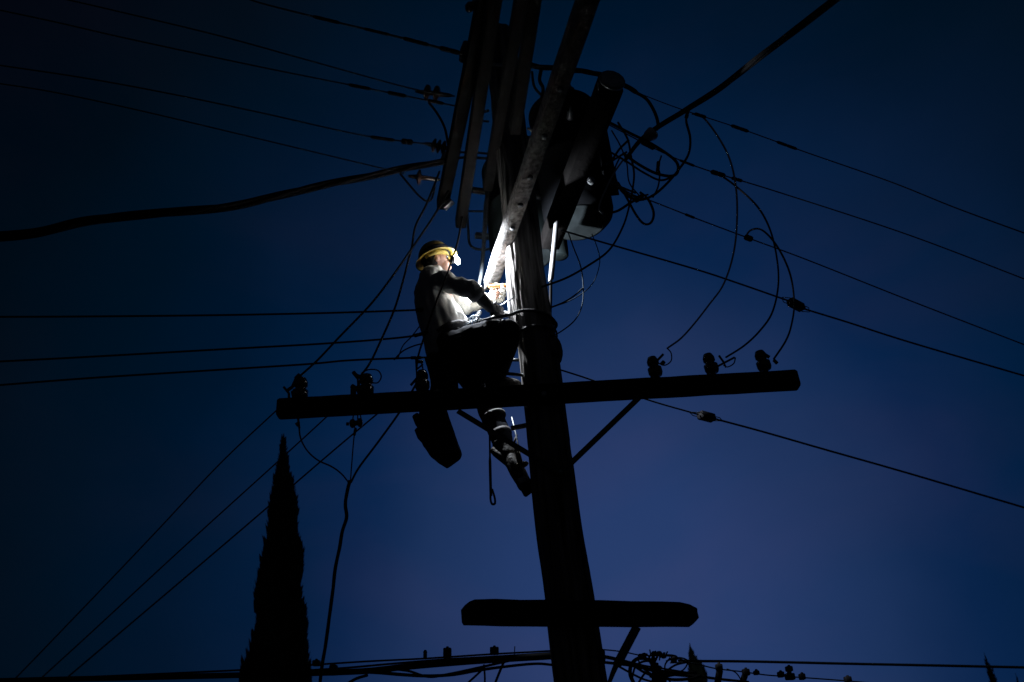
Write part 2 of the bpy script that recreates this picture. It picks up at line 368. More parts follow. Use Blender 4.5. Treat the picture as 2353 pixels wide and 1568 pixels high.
st = MB(); q = atY(1174, 985, YP+.02); q2 = atY(1222, 976, YP+.02)
st.box(q, q2, .02, .032, bev=.003); st.build('step', 'white_moulding', pole)  # metal step coloured pale in place of lamplight falling on it
st = MB(); st.tube([atY(1150, 857, 4.93), atY(1160, 858, 4.93), atY(1163, 853, 4.93), atY(1163, 849, 4.93)], .010, 6); st.tube([atY(1163, 859, 4.93), atY(1232, 866, 4.96)], .012, 6); st.build('step', 'galvanized', pole)
st = MB(); st.tube([atY(1168, 828, 5.05), atY(1195, 828, 5.0)], .012, 6); st.build('step', 'bare_wire', pole)
st = MB(); st.tube([atY(1132, 511, 5.9), atY(1160, 514, 5.9)], .016, 6); st.build('step', 'galvanized', pole)
# riser cable clipped up the dark side of the pole
rp = [atY(x, y, YP-.02) for x, y in [(1262, 765), (1268, 830), (1280, 900), (1290, 960)]]

# ------------------------------------------------------------------ transformers
def transformer(px, ytop, ybot, Y, halfpx, label, m='tank_paint', bush=True):
    b = atY(px, ybot, Y); r = pxm(halfpx, b); t = atY(px, ytop, Y); H = (t-b).z
    o = empty('transformer', b, label, 'transformer', 'pole-mounted transformers')
    mb = MB(); Z = Vector((0, 0, 1))
    mb.lathe(b, Z, [(0, r*.5), (.004, r*.76), (0.02, r*.87), (0.055, r*.96), (.11, r), (H*.5, r), (H*.5, r*1.012), (H*.53, r*1.012), (H*.53, r), (H-.04, r), (H-.04, r*1.05), (H, r*1.05), (H+.03, r*.9), (H+.07, r*.5), (H+.08, .02)], 48)
    mb.build('tank', m, o)
    rim = MB(); rim.lathe(b-Z*.015, Z, [(0, r*.70), (0, r*.765), (.02, r*.765), (.02, r*.70)], 48); rim.build('bottom_rim', 'rim_lit', o)
    for a_ in (-2.6, -1.5):
        q = b+Vector((math.cos(a_), math.sin(a_), 0))*r*.98+Z*H*.72
        if bush:
            i = MB(); i.lathe(q, Vector((math.cos(a_), math.sin(a_), .2)), [(0, .03), (.02, .035), (.03, .022), (.045, .032), (.055, .02), (.07, .03), (.08, .012), (.12, .012)], 12); i.build('bushing', 'grey_porcelain', o)
    for a_ in (-.9, 2.1):
        q = b+Vector((math.cos(a_), math.sin(a_), 0))*r*.5+Z*(H+.05)
        i = MB(); i.lathe(q, Z, [(0, .03), (.05, .05), (.07, .03), (.10, .045), (.12, .028), (.15, .04), (.17, .02), (.22, .012)], 14); i.build('bushing', 'porcelain', o)
    for zz in (.25, .78):
        q = b+Vector((-r, .0, H*zz)); s = MB(); s.box(q+Vector((.02, 0, 0)), q+Vector((-.12, -.05, 0)), .05, .05); s.build('mounting_lug', 'bare_wire', o)
    # cooling fins
    for k in range(5):
        a_ = -.9+k*.22; d = Vector((math.cos(a_), math.sin(a_), 0)); s = MB(); s.box(b+d*(r+.035)+Z*H*.2, b+d*(r+.035)+Z*H*.85, .012, .08, up=d); s.build('cooling_fin', m, o)
    return o, b, r, H
T1, tb, tr, tH = transformer(1332, 262, 512, 5.55, 82, 'large dark cylindrical transformer hanging right of the pole under the thick crossarm', 'tank_dark')
for x_, y_ in ((1343, 402), (1361, 408)):
    mb = MB(); q = atY(x_, y_, 5.55-tr-.10); mb.lathe(q+Vector((0, .09, .03)), Vector((-.25, -1, -.45)), [(0, .030), (.03, .034), (.05, .02), (.07, .026), (.09, .012)], 12); mb.build('terminal_lug', 'galvanized', T1)
T2, tb2, tr2, tH2 = transformer(1207, 392, 590, 5.95, 80, 'dull green-grey transformer half hidden directly behind the pole', bush=False)
cn = empty('cutout_can', atY(1288, 600, 5.9), 'small round grey can low behind the right side of the pole', 'cutout')
mb = MB(); q = atY(1287, 592, 5.9); mb.lathe(q, Vector((.05, -.1, 1)), [(0, .02), (0, .068), (.012, .078), (.05, .08), (.2, .075), (.24, .04), (.36, .03)], 24); mb.build('housing', 'tank_paint', cn)
mb = MB(); mb.lathe(q+Vector((.03, -.02, .30)), Vector((0, 0, 1)), [(0, .02), (.03, .045), (.05, .03), (.08, .042), (.12, .02)], 12); mb.build('insulator', 'grey_porcelain', cn)
# round bright bushing cover right of the tank
mb = MB(); q = at(1495, 318, 6.5); mb.lathe(q, Vector((.1, -.2, 1)), [(0, .02), (.005, .055), (.02, .062), (.05, .05), (.09, .02)], 18)
tag(mb.build('cable_guard', 'clear_tube'), 'pale half-round guard on the thick cable right of the transformer', 'cable guard')

# ------------------------------------------------------------------ insulators at the left ends of the upper arms
def strain(p, q, s, label, m='porcelain', discs=2, name='strain_insulator'):
    d = q-p; L_ = d.length; mb = MB(); prof = [(0, .010), (L_*.12, .016), (L_*.2, .02)]
    for k in range(discs):
        a = L_*(.25+.5*k/max(1, discs)); prof += [(a, .02), (a+.012, s*.75), (a+.022, s), (a+.034, s*.95), (a+.045, .022)]
    prof += [(L_*.9, .018), (L_, .009)]
    prof.sort(key=lambda t: t[0]); mb.lathe(p, d, prof, 20)
    return tag(mb.build(name, m), label, 'insulator', 'insulators at the upper crossarm ends')
strain(at(955, 211, 6.9), at(1040, 221, 6.8), .070, 'dark disc insulator at the end of the topmost pair of wires')
strain(at(975, 330, 6.9), at(1040, 345, 6.9), .062, 'stubby dark insulator where the wire meets the left crossarm, above the thick cable', discs=3)
strain(at(938, 405, 6.9), at(1012, 414, 6.9), .068, 'dark disc insulator below the thick cable, left of the crossarm end', discs=1)
mb = MB(); mb.box(at(1060, 118, 6.0), at(1082, 124, 6.0), .13, .13); mb.lathe(at(1059, 133, 5.95), Vector((0, 0, 1)), [(0, .012), (.04, .012)], 8)
tag(mb.build('dead_end_clamp', 'bare_wire'), 'blocky dead-end clamp of the topmost wire on the leftmost crossarm', 'clamp')
mb = MB(); mb.box(at(1030, 352, 6.85), at(1018, 380, 6.85), .07, .06); mb.build('bracket', 'steel', pole); mb = MB(); mb.box(at(1040, 462, 7.0), at(1020, 480, 7.0), .05, .04); mb.build('bracket', 'steel', pole)
mb = MB(); mb.box(at(1098, 20, 5.6), at(1083, 8, 5.6), .05, .05); mb.lathe(at(1082, 12, 5.6), Vector((-.4, 0, -1)), [(0, .03), (.03, .035), (.06, .02)], 10)
tag(mb.build('pin_insulator', 'porcelain'), 'small insulator at the top edge left of the crossarms', 'insulator', 'insulators at the upper crossarm ends')

# ------------------------------------------------------------------ wires
def wire(pts, wpx, label, mode='d', m='black_rubber', name='overhead_wire', cat='wire', group=None, sleeves=(), n=8, twist=0, w2=None, amp=0.):
    P = []
    if m == 'far_wire': wpx *= .78; w2 = w2*.78 if w2 else None
    for q in pts:
        if mode == 'h': P.append(atH(q[0], q[1], q[2]))
        elif mode == 'y': P.append(atY(q[0], q[1], q[2]))
        else: P.append(at(q[0], q[1], q[2]))
    Q = cr_spline(P, n); k = len(Q); w2 = w2 or wpx
    rad = [max(.0022, pxm(wpx+(w2-wpx)*i/(k-1), Q[i])/2) for i in range(k)]
    mb = MB()
    if twist:
        QQ = cr_spline(Q, 6); kk = len(QQ); s = 0; S_ = [0]
        for a, b in zip(QQ, QQ[1:]): s += (b-a).length; S_.append(s)
        for j in range(3):
            pp = []; rr_ = []
            for i, c in enumerate(QQ):
                d = (QQ[min(i+1, kk-1)]-QQ[max(i-1, 0)]).normalized(); a, b = frame(d); r = rad[min(i//6, k-1)]; th = S_[i]*twist+j*2.094
                pp.append(c+(a*math.cos(th)+b*math.sin(th))*r*.55); rr_.append(r*.52)
            mb.tube(pp, rr_, 7)
    else: mb.tube(Q, rad, 6)
    o = mb.build(name, m); tag(o, label, cat, group)
    for (t, lpx, spx) in sleeves:
        i = min(k-2, max(1, int(t*(k-1)))); c = Q[i]; d = (Q[i+1]-Q[i-1]).normalized(); l_ = pxm(lpx, c); r = pxm(spx, c)/2
        sl = MB(); sl.lathe(c-d*l_/2, d, [(0, r*.6), (l_*.08, r), (l_*.45, r), (l_*.5, r*.8), (l_*.55, r), (l_*.92, r), (l_, r*.6)], 8)
        e = sl.build('sleeve', 'black_rubber', None); e.data.transform(Matrix.Translation(e.location-o.location)); e.location = (0, 0, 0); e.parent = o
    return o, Q
GL = 'wires leaving to the upper left'; GR = 'wires leaving to the right'; GM = 'wires ending behind the worker on the left'; GD = 'wires running down to the bottom left'
wire([(545, -12, 4.6), (600, 8, 4.6), (750, 46, 4.6), (900, 82, 4.6), (1000, 108, 4.6), (1062, 124, 4.65)], 3.2, 'topmost wire on the left, wrapped in dark sleeves near the crossarm', 'h', 'bare_wire', group=GL, sleeves=((.42, 60, 8), (.55, 60, 7), (.72, 60, 9), (.90, 55, 11)), w2=7)
wire([(110, -10, 4.5), (250, 22, 4.5), (500, 82, 4.5), (700, 137, 4.5), (940, 203, 4.5), (1045, 222, 4.5)], 4.5, 'upper left wire ending at the topmost disc insulator', 'h', 'far_wire', group=GL)
wire([(-20, 20, 4.3), (130, 52, 4.3), (300, 91, 4.3), (600, 155, 4.3), (850, 205, 4.3), (955, 226, 4.35), (1045, 244, 4.4)], 4.5, 'upper left wire with two dark sleeves just left of the topmost disc insulator', 'h', 'far_wire', group=GL, sleeves=((.66, 50, 8), (.76, 45, 9), (.93, 40, 8)))
wire([(-20, 148, 4.3), (200, 181, 4.3), (400, 218, 4.3), (600, 260, 4.3), (835, 312, 4.3), (990, 333, 4.3)], 4.5, 'left wire with two sleeves above the thick twisted cable, ending at the stubby insulator', 'h', 'far_wire', group=GL, sleeves=((.85, 55, 8), (.945, 26, 13)))
wire([(-20, 190, 4.2), (120, 212, 4.2), (300, 250, 4.2), (500, 297, 4.2), (700, 345, 4.2), (880, 388, 4.2), (930, 400, 4.2)], 4, 'left wire that crosses just above the thick twisted cable to the lowest disc insulator', 'h', 'far_wire', group=GL)
wire([(-30, 546, 4.4), (90, 536, 4.5), (220, 505, 4.7), (420, 487, 5.0), (560, 470, 5.3), (700, 436, 5.7), (850, 405, 6.1), (960, 382, 6.5), (1020, 372, 6.8)], 25, 'thick black twisted service cable crossing the left half to the crossarm', 'd', name='service_cable', cat='cable', twist=3.2, w2=15)
wire([(-30, 729, 5.55), (200, 728, 5.6), (500, 725, 5.7), (750, 720, 5.8), (935, 714, 5.9), (975, 712, 5.95)], 6, 'level wire entering at left and meeting the worker back at chest height', 'd', 'far_wire', group=GM, sleeves=((.94, 24, 10),))
wire([(-30, 833, 5.4), (200, 821, 5.5), (500, 804, 5.6), (750, 790, 5.7), (925, 776, 5.75), (985, 764, 5.8)], 6, 'middle wire of the three on the left, meeting the worker at his waist', 'd', 'far_wire', group=GM, sleeves=((.91, 22, 9), (.97, 22, 9)))
wire([(-30, 888, 5.4), (200, 870, 5.45), (450, 854, 5.5), (700, 838, 5.6), (800, 829, 5.65), (920, 824, 5.7), (985, 822, 5.7)], 6, 'lowest of the three wires on the left, passing just above the long crossarm', 'd', 'far_wire', group=GM, sleeves=((.93, 26, 8),))
wire([(905, 828, 5.7), (925, 808, 5.72), (950, 796, 5.76), (972, 790, 5.8)], 4.5, 'short jumper linking the two lower wires behind the worker', 'd', 'far_wire', name='jumper_wire')
wire([(915, 822, 5.7), (926, 795, 5.75), (945, 775, 5.8), (966, 748, 5.82)], 3.5, 'thin jumper rising behind the waist of the worker', 'd', 'far_wire', name='jumper_wire')
wire([(650, 930, 2.6), (500, 1072, 2.6), (350, 1232, 2.6), (180, 1410, 2.6), (20, 1575, 2.65), (-60, 1650, 2.65)], 4.5, 'leftmost of the three thin wires slanting down to the bottom left corner', 'h', 'far_wire', group=GD)
wire([(760, 950, 2.5), (640, 1060, 2.5), (400, 1278, 2.5), (200, 1463, 2.5), (70, 1582, 2.55), (10, 1640, 2.55)], 4.5, 'middle of the three thin wires slanting down across the tip of the cypress', 'h', 'far_wire', group=GD)
wire([(875, 945, 2.5), (750, 1050, 2.5), (550, 1222, 2.5), (350, 1392, 2.5), (140, 1570, 2.55), (70, 1630, 2.55)], 5, 'rightmost of the three thin wires slanting down behind the cypress', 'h', 'far_wire', group=GD)
# service drop coming down on the left of the long arm
wire([(958, 880, 5.2), (920, 945, 5.15), (870, 1015, 5.1), (825, 1075, 5.05), (806, 1110, 5.0)], 5, 'taut black wire from the arm down to the top of the hanging cable', name='drop_wire')
wire([(687, 970, 5.25), (690, 1005, 5.2), (705, 1035, 5.15), (730, 1058, 5.1), (762, 1073, 5.1), (785, 1090, 5.05), (803, 1112, 5.0)], 5, 'drooping wire from below the left arm end to the hanging cable', name='drop_wire', m='far_wire')
wire([(817, 985, 5.15), (813, 1010, 5.1), (808, 1070, 5.05), (805, 1110, 5.0)], 3, 'thin vertical wire under the hanging insulator', name='drop_wire', sleeves=((.15, 22, 7),))
wire([(804, 1104, 5.0), (798, 1130, 4.98), (794, 1160, 4.95), (796, 1190, 4.93), (786, 1222, 4.9), (780, 1262, 4.88), (770, 1310, 4.85), (764, 1360, 4.8), (757, 1420, 4.75), (748, 1480, 4.7), (740, 1530, 4.65), (734, 1590, 4.6)], 8.5, 'wavy twisted black cable hanging down beside the cypress', name='drop_cable', cat='cable', twist=6)
# stays from the upper left to the left arm insulators
wire([(1010, 395, 6.6), (980, 470, 6.4), (955, 520, 6.3), (946, 570, 6.2), (938, 600, 6.1), (925, 650, 5.95), (905, 715, 5.75), (872, 790, 5.5), (850, 835, 5.4), (826, 868, 5.3)], 5, 'black jumper down to the second insulator on the left arm', name='jumper_wire', group='jumpers to the left arm')
wire([(1030, 440, 6.7), (1000, 492, 6.5), (960, 552, 6.25), (900, 638, 5.95), (850, 702, 5.75), (780, 775, 5.5), (730, 828, 5.4), (688, 866, 5.3)], 5, 'black jumper crossing down to the outermost insulator on the left arm', name='jumper_wire', group='jumpers to the left arm')
wire([(1062, 500, 6.5), (1052, 555, 6.0), (1036, 605, 5.5), (1020, 650, 5.2), (1000, 700, 5.0), (979, 762, 4.95), (962, 815, 4.9), (957, 850, 4.95)], 5, 'black wire hanging in front of the worker back', name='jumper_wire', group='jumpers to the left arm')
wire([(830, 858, 5.25), (848, 850, 5.25), (868, 852, 5.25), (876, 866, 5.25), (868, 880, 5.25), (852, 880, 5.25)], 4, 'small wire loop beside the second insulator on the left arm', name='wire_loop', m='far_wire')
wire([(985, 236, 6.9), (1005, 262, 6.9), (1022, 295, 6.9), (1030, 335, 6.9)], 6, 'short curved jumper between the two upper left insulators', name='jumper_wire')
wire([(918, 398, 7.0), (940, 425, 7.0), (960, 448, 7.0), (978, 462, 7.0), (990, 460, 7.0), (996, 445, 7.0), (1000, 425, 7.0)], 5, 'drooping jumper under the lowest disc insulator', name='jumper_wire')
# wires to the right
wire([(1195, 146, 6.4), (1245, 155, 6.5), (1300, 160, 6.5), (1380, 172, 6.6), (1430, 195, 6.6), (1462, 212, 6.7)], 13, 'thick wire over the upper crossarms at the pole top', name='covered_wire', twist=9, w2=11)
wire([(1455, 210, 6.7), (1485, 228, 6.7), (1504, 258, 6.7), (1512, 285, 6.7), (1508, 300, 6.7)], 8, 'curved thick jumper dropping from the pole-top wire to the cable', name='jumper_wire')
wire([(1465, 214, 4.85), (1560, 250, 4.85), (1700, 296, 4.85), (1850, 350, 4.85), (2050, 420, 4.85), (2200, 480, 4.85), (2380, 546, 4.85)], 2.8, 'uppermost wire leaving to the right, with long dark sleeves', 'h', 'far_wire', group=GR, sleeves=((.235, 32, 8), (.35, 50, 8), (.46, 62, 7)), w2=4.5)
wire([(1400, 288, 4.6), (1500, 340, 4.6), (1570, 372, 4.6), (1650, 400, 4.6), (1800, 446, 4.6), (2100, 545, 4.6), (2380, 652, 4.6)], 4, 'second wire from the top leaving to the right', 'h', 'far_wire', group=GR, sleeves=((.15, 40, 11), (.36, 45, 6), (.52, 40, 11), (.57, 30, 8)))
wire([(1380, 405, 4.1), (1450, 446, 4.1), (1490, 460, 4.1), (1600, 503, 4.1), (1720, 548, 4.1), (1860, 600, 4.1), (2100, 695, 4.1), (2380, 803, 4.1)], 4, 'third wire from the top leaving to the right, with a small clamp', 'h', 'far_wire', group=GR, sleeves=((.42, 30, 6), (.575, 20, 14)))
ga, Qa = wire([(1290, 530, 3.6), (1400, 562, 3.6), (1600, 620, 3.6), (1700, 653, 3.6), (1812, 692, 3.6)], 5.5, 'wire right of the pole ending at the upper block insulator', 'h', 'far_wire', group=GR)
gb, Qb = wire([(1846, 710, 3.6), (1950, 742, 3.6), (2100, 790, 3.6), (2380, 872, 3.6)], 5.5, 'wire continuing to the right from the upper block insulator', 'h', 'far_wire', group=GR)
gc, Qc = wire([(1260, 842, 2.75), (1360, 874, 2.75), (1490, 920, 2.75), (1604, 953, 2.75)], 5, 'wire passing behind the long crossarm to the lower block insulator', 'h', 'far_wire', group=GR)
gd, Qd = wire([(1642, 963, 2.75), (1750, 992, 2.75), (1900, 1035, 2.75), (2100, 1092, 2.75), (2380, 1175, 2.75)], 6, 'lowest wire leaving to the right from the lower block insulator', 'h', 'far_wire', group=GR)
for (e0, e1, lab) in ((Qa[-1], Qb[0], 'upper dark block insulator strung in a wire on the right'), (Qc[-1], Qd[0], 'lower dark block insulator strung in a wire under the right arm end')):
    mb = MB(); d = (e1-e0).normalized(); a, b = frame(d); o = empty('guy_insulator', (e0+e1)/2, lab, 'insulator', 'block insulators in the right-hand wires')
    mb.box(e0.lerp(e1, .1), e0.lerp(e1, .9), .075, .065, bev=.008); mb.build('body', 'lamp_body', o)
    for end, dd in ((e0, -1), (e1, 1)):
        mb = MB(); mb.tube(cr_spline([end+a*.03*sg-d*dd*k for sg, k in ((1, .05),)]+[end+a*.036+d*dd*.02, end+a*.02+d*dd*.06, end+d*dd*.10, end-a*.02+d*dd*.06, end-a*.036+d*dd*.02, end-a*.03-d*dd*.05], 4), .004, 5)
        mb.build('wire_loop', 'bare_wire', o)
# thick cable to the top right
wire([(1960, -30, 4.3), (1860, 45, 4.7), (1760, 120, 5.2), (1660, 200, 5.8), (1580, 250, 6.2), (1512, 292, 6.5), (1470, 325, 6.6), (1435, 372, 6.6)], 20, 'thick black cable slanting down from the top right to the transformer', name='service_cable', cat='cable', twist=1.6, w2=9)
# jumpers and loops right of the transformer
wire([(1580, 258, 6.7), (1577, 280, 6.7), (1586, 318, 6.6), (1582, 355, 6.6), (1560, 390, 6.5), (1530, 425, 6.4), (1500, 450, 6.4), (1470, 460, 6.4), (1440, 450, 6.4), (1415, 420, 6.4), (1405, 380, 6.4), (1420, 348, 6.5), (1445, 322, 6.5)], 6, 'large black loop of wire right of the transformer', name='wire_loop', sleeves=((.03, 20, 9),))
wire([(1400, 282, 6.5), (1450, 308, 6.5), (1500, 333, 6.5), (1550, 368, 6.4), (1558, 392, 6.4), (1545, 405, 6.4), (1510, 400, 6.4), (1470, 380, 6.4), (1430, 352, 6.4)], 7, 'flat oval loop of thick wire at the second right-hand wire', name='wire_loop')
wire([(1590, 262, 6.8), (1615, 270, 6.8), (1650, 315, 6.7), (1678, 370, 6.6), (1692, 440, 6.4), (1693, 520, 6.2), (1684, 590, 6.0), (1662, 655, 5.85), (1630, 700, 5.7), (1595, 745, 5.6), (1565, 778, 5.5), (1535, 800, 5.4)], 4.5, 'long bowed jumper coloured pale as if lit, to the innermost insulator on the right arm', name='jumper_wire', m='lit_wire', group='long jumpers to the right arm')
wire([(1648, 398, 7.0), (1690, 428, 6.9), (1740, 475, 6.7), (1770, 530, 6.4), (1786, 600, 6.2), (1788, 660, 6.0), (1774, 720, 5.8), (1745, 762, 5.6), (1710, 795, 5.5), (1668, 822, 5.4)], 4.5, 'long bowed jumper to the middle insulator on the right arm', name='jumper_wire', group='long jumpers to the right arm')
wire([(1712, 546, 7.3), (1725, 530, 7.2), (1748, 528, 7.1), (1775, 552, 6.8), (1800, 592, 6.5), (1818, 640, 6.2), (1825, 700, 6.0), (1818, 750, 5.8), (1805, 785, 5.6), (1778, 826, 5.4)], 4.5, 'long bowed jumper to the outermost insulator on the right arm', name='jumper_wire', group='long jumpers to the right arm')
wire([(1532, 800, 5.4), (1542, 812, 5.4), (1542, 830, 5.4), (1528, 840, 5.4), (1514, 836, 5.4)], 3, 'small wire tail at the innermost insulator on the right arm', name='wire_loop')
wire([(1690, 822, 5.4), (1686, 836, 5.4), (1672, 844, 5.4), (1662, 840, 5.4)], 3, 'small wire tail at the middle insulator on the right arm', name='wire_loop')
wire([(1568, 366, 6.5), (1556, 385, 6.5), (1540, 420, 6.5), (1530, 455, 6.4)][:0] or [(1652+6-8, 0, 1)][:0] or [(1520, 358, 6.4), (1512, 385, 6.4), (1516, 400, 6.4), (1512, 430, 6.4), (1500, 455, 6.4)], 4, 'short straight drop with a black plug inside the large loop', name='drop_wire', sleeves=((.25, 28, 9),))
wire([(1432, 368, 6.1), (1410, 400, 6.0), (1390, 440, 5.9), (1378, 470, 5.85), (1378, 484, 5.85), (1386, 492, 5.85)], 4.5, 'hooked pale wire in front of the transformer, lit by the headlamp', name='jumper_wire', m='lit_wire')
wire([(1440, 350, 6.2), (1420, 362, 6.15), (1400, 374, 6.1), (1388, 378, 6.05)], 5, 'short twisted pale wire from the transformer', name='jumper_wire', m='bare_wire', twist=60)
wire([(1382, 402, 6.1), (1398, 414, 6.1), (1415, 425, 6.15), (1440, 436, 6.2), (1460, 444, 6.3)], 5, 'short pale wire from the transformer bushing to the third right-hand wire', name='jumper_wire', m='bare_wire')
wire([(1420, 282, 6.6), (1442, 320, 6.5), (1450, 360, 6.5), (1457, 400, 6.4), (1453, 440, 6.3), (1447, 470, 6.2), (1432, 520, 6.1), (1400, 575, 6.0), (1350, 612, 5.9), (1300, 640, 5.85), (1245, 660, 5.8)], 5, 'long thin cable curving from the loops back down behind the pole', name='drop_wire')
wire([(1420, 420, 6.4), (1440, 455, 6.4), (1462, 495, 6.4), (1480, 515, 6.4), (1496, 512, 6.4), (1502, 490, 6.4), (1490, 460, 6.4), (1470, 442, 6.4)], 6, 'narrow hanging loop of wire right of the transformer base', name='wire_loop')
wire([(1478, 452, 6.4), (1450, 466, 6.4), (1420, 485, 6.4), (1392, 492, 6.3)], 6, 'short thick jumper to the side of the transformer', name='jumper_wire', sleeves=((.15, 22, 14),))
wire([(1306, 536, 6.2), (1318, 570, 6.2), (1334, 612, 6.2), (1340, 655, 6.2), (1338, 700, 6.1), (1322, 735, 6.0), (1290, 762, 5.9), (1255, 780, 5.9)], 4, 'thin cable bowing from the transformer base to the pole, inner of two', name='drop_wire', m='far_wire')
wire([(1360, 538, 6.4), (1374, 575, 6.4), (1378, 605, 6.4), (1366, 645, 6.3), (1342, 672, 6.2), (1300, 696, 6.1), (1250, 710, 6.0)], 3, 'very thin cable bowing from the transformer base, outer of two', name='drop_wire', m='far_wire')
wire([(1340, 662, 6.2), (1320, 680, 6.1), (1290, 698, 6.0), (1240, 716, 5.9)], 5.5, 'short cable running into the right side of the pole', name='drop_wire', m='far_wire')
wire([(1405, 300, 6.4), (1425, 335, 6.4), (1440, 375, 6.35), (1446, 420, 6.3), (1470, 452, 6.3)], 3.5, 'thin wire dropping behind the loops from the transformer top', name='jumper_wire')
wire([(1402, 350, 6.3), (1440, 372, 6.3), (1480, 398, 6.35), (1520, 415, 6.4), (1556, 400, 6.4)], 5, 'wire crossing the middle of the loops', name='jumper_wire')
wire([(1425, 360, 6.3), (1412, 395, 6.3), (1425, 430, 6.3), (1455, 452, 6.3), (1490, 448, 6.3)], 4, 'inner curved wire hugging the right side of the transformer', name='jumper_wire')
wire([(1222, 165, 6.3), (1228, 200, 6.3), (1246, 222, 6.3)], 6, 'short bent wire under the thick pole-top wire', name='jumper_wire')
wire([(1244, 158, 6.3), (1240, 185, 6.3), (1248, 205, 6.3), (1243, 235, 6.3)], 9, 'stubby cable hanging from the thick pole-top wire', name='jumper_wire')
# telecom bundle low in the picture
GT = 'telephone cables at the bottom left'
wire([(1275, 1496, 4.75), (1129, 1504, 4.8), (976, 1514, 4.9), (836, 1521, 5.0), (700, 1530, 5.2), (560, 1540, 5.4), (300, 1552, 5.8), (-30, 1566, 6.5)], 4.5, 'thin strand along the top of the cable bundle at the bottom left', name='strand_wire', group=GT)
wire([(1275, 1501, 4.75), (1129, 1510, 4.8), (1010, 1517, 4.85), (900, 1526, 4.95), (800, 1535, 5.05), (710, 1541, 5.15)], 5, 'second strand just under the top one at the bottom left', name='strand_wire', group=GT)
wire([(1275, 1508, 4.7), (1129, 1517, 4.75), (1012, 1526, 4.8), (924, 1534, 4.85), (836, 1543, 4.9), (707, 1548, 5.0), (560, 1552, 5.2), (300, 1558, 5.6), (-30, 1566, 6.2)], 16, 'thickest black cable of the bundle at the bottom left', name='telephone_cable', cat='cable', group=GT, w2=13)
wire([(1280, 1530, 4.65), (1231, 1526, 4.65), (1158, 1533, 4.7), (1100, 1541, 4.7), (1041, 1551, 4.7), (982, 1554, 4.75), (924, 1551, 4.75), (865, 1546, 4.8), (800, 1543, 4.9)], 6, 'cable sagging below the bundle left of the pole', name='telephone_cable', cat='cable', group=GT, w2=9)
wire([(1180, 1517, 4.7), (1100, 1535, 4.7), (1030, 1550, 4.7), (985, 1556, 4.7), (940, 1543, 4.75), (900, 1538, 4.8)], 6, 'cable weaving under the bundle left of the pole', name='telephone_cable', cat='cable', group=GT)
wire([(1112, 1536, 4.6), (1095, 1552, 4.6), (1070, 1575, 4.6)], 5, 'left of three short drops below the bundle', name='drop_wire', group='short drops below the bundle')
wire([(1112, 1528, 4.6), (1114, 1555, 4.6), (1114, 1580, 4.6)], 4.5, 'middle of three short drops below the bundle', name='drop_wire', group='short drops below the bundle')
wire([(1162, 1512, 4.6), (1150, 1540, 4.6), (1134, 1580, 4.6)], 6, 'right of three short drops below the bundle', name='drop_wire', group='short drops below the bundle')
wire([(845, 1552, 4.8), (815, 1562, 4.8), (780, 1585, 4.8)], 7, 'thick drop leaving the bundle toward the cypress', name='drop_wire')
def closure(px, py, w_, h_, d, label):
    o = empty('cable_terminal', at(px, py, d), label, 'terminal', 'small terminals on the telephone cables')
    mb = MB(); a = at(px-w_/2, py, d); b = at(px+w_/2, py-w_*.03, d); mb.box(a, b, .05, pxm(h_, a), bev=.006); mb.build('case', 'lamp_body', o)
    mb = MB(); c = at(px, py-h_/2+1, d); mb.tube([c, c+Vector((.002, 0, .014))], [.015, .007], 6); mb.build('cap', 'lamp_body', o)
for x, y, ww, hh, d, lb in [(1028, 1502, 18, 22, 4.75, 'square terminal on the bundle left of the pole, second nearest to it'), (1136, 1497, 20, 16, 4.75, 'peaked terminal on the bundle nearest the left side of the pole'), (977, 1506, 7, 14, 4.8, 'tiny terminal on the bundle, third from the pole on the left'),
                            (727, 1525, 16, 12, 5.1, 'terminal on the bundle right beside the cypress'), (766, 1541, 17, 22, 5.0, 'hanging terminal below the bundle, second from the cypress')]:
    closure(x, y, ww, hh, d, lb)
mb = MB(); mb.tube([at(1182, 1508, 4.7), at(1183, 1486, 4.7)], .003, 5); tag(mb.build('wire_spike', 'bare_wire'), 'thin upright wire tip on the bundle left of the pole', 'wire')
GT2 = 'telephone cables at the bottom right'
wire([(1370, 1492, 4.7), (1428, 1498, 4.7), (1470, 1506, 4.75), (1513, 1508, 4.8), (1548, 1510, 4.85), (1586, 1524, 4.9)], 4, 'thin strand leaving the pole to the right above the tangle', name='strand_wire', group=GT2, m='far_wire')
wire([(1360, 1506, 4.65), (1400, 1512, 4.65), (1440, 1522, 4.7), (1470, 1530, 4.75), (1510, 1545, 4.8), (1560, 1552, 4.9), (1610, 1556, 5.0), (1660, 1562, 5.1), (1720, 1568, 5.2)], 9, 'thick cable through the tangle right of the pole', name='telephone_cable', cat='cable', group=GT2, w2=6)
wire([(1355, 1520, 4.65), (1400, 1524, 4.65), (1450, 1530, 4.7), (1490, 1538, 4.75), (1540, 1545, 4.8), (1600, 1548, 4.9)], 7, 'second thick cable through the tangle right of the pole', name='telephone_cable', cat='cable', group=GT2)
wire([(1560, 1519, 5.6), (1610, 1520, 5.8), (1733, 1521, 6.2), (1953, 1526, 7.0), (2150, 1530, 7.6), (2380, 1535, 8.4)], 8, 'straight level cable along the bottom right', name='telephone_cable', cat='cable', m='far_wire', group=GT2)
wire([(1540, 1524, 4.9), (1586, 1524, 5.0), (1645, 1537, 5.1), (1703, 1544, 5.3), (1762, 1552, 5.5), (1820, 1556, 5.7), (1953, 1566, 6.0), (2100, 1580, 6.4)], 4, 'thin sagging strand with small boxes at the bottom right', name='strand_wire', m='far_wire', group=GT2)
wire([(1670, 1538, 5.1), (1690, 1546, 5.1), (1702, 1562, 5.1), (1710, 1580, 5.1)], 3, 'thin curved drop between the small boxes at the bottom right', name='drop_wire')
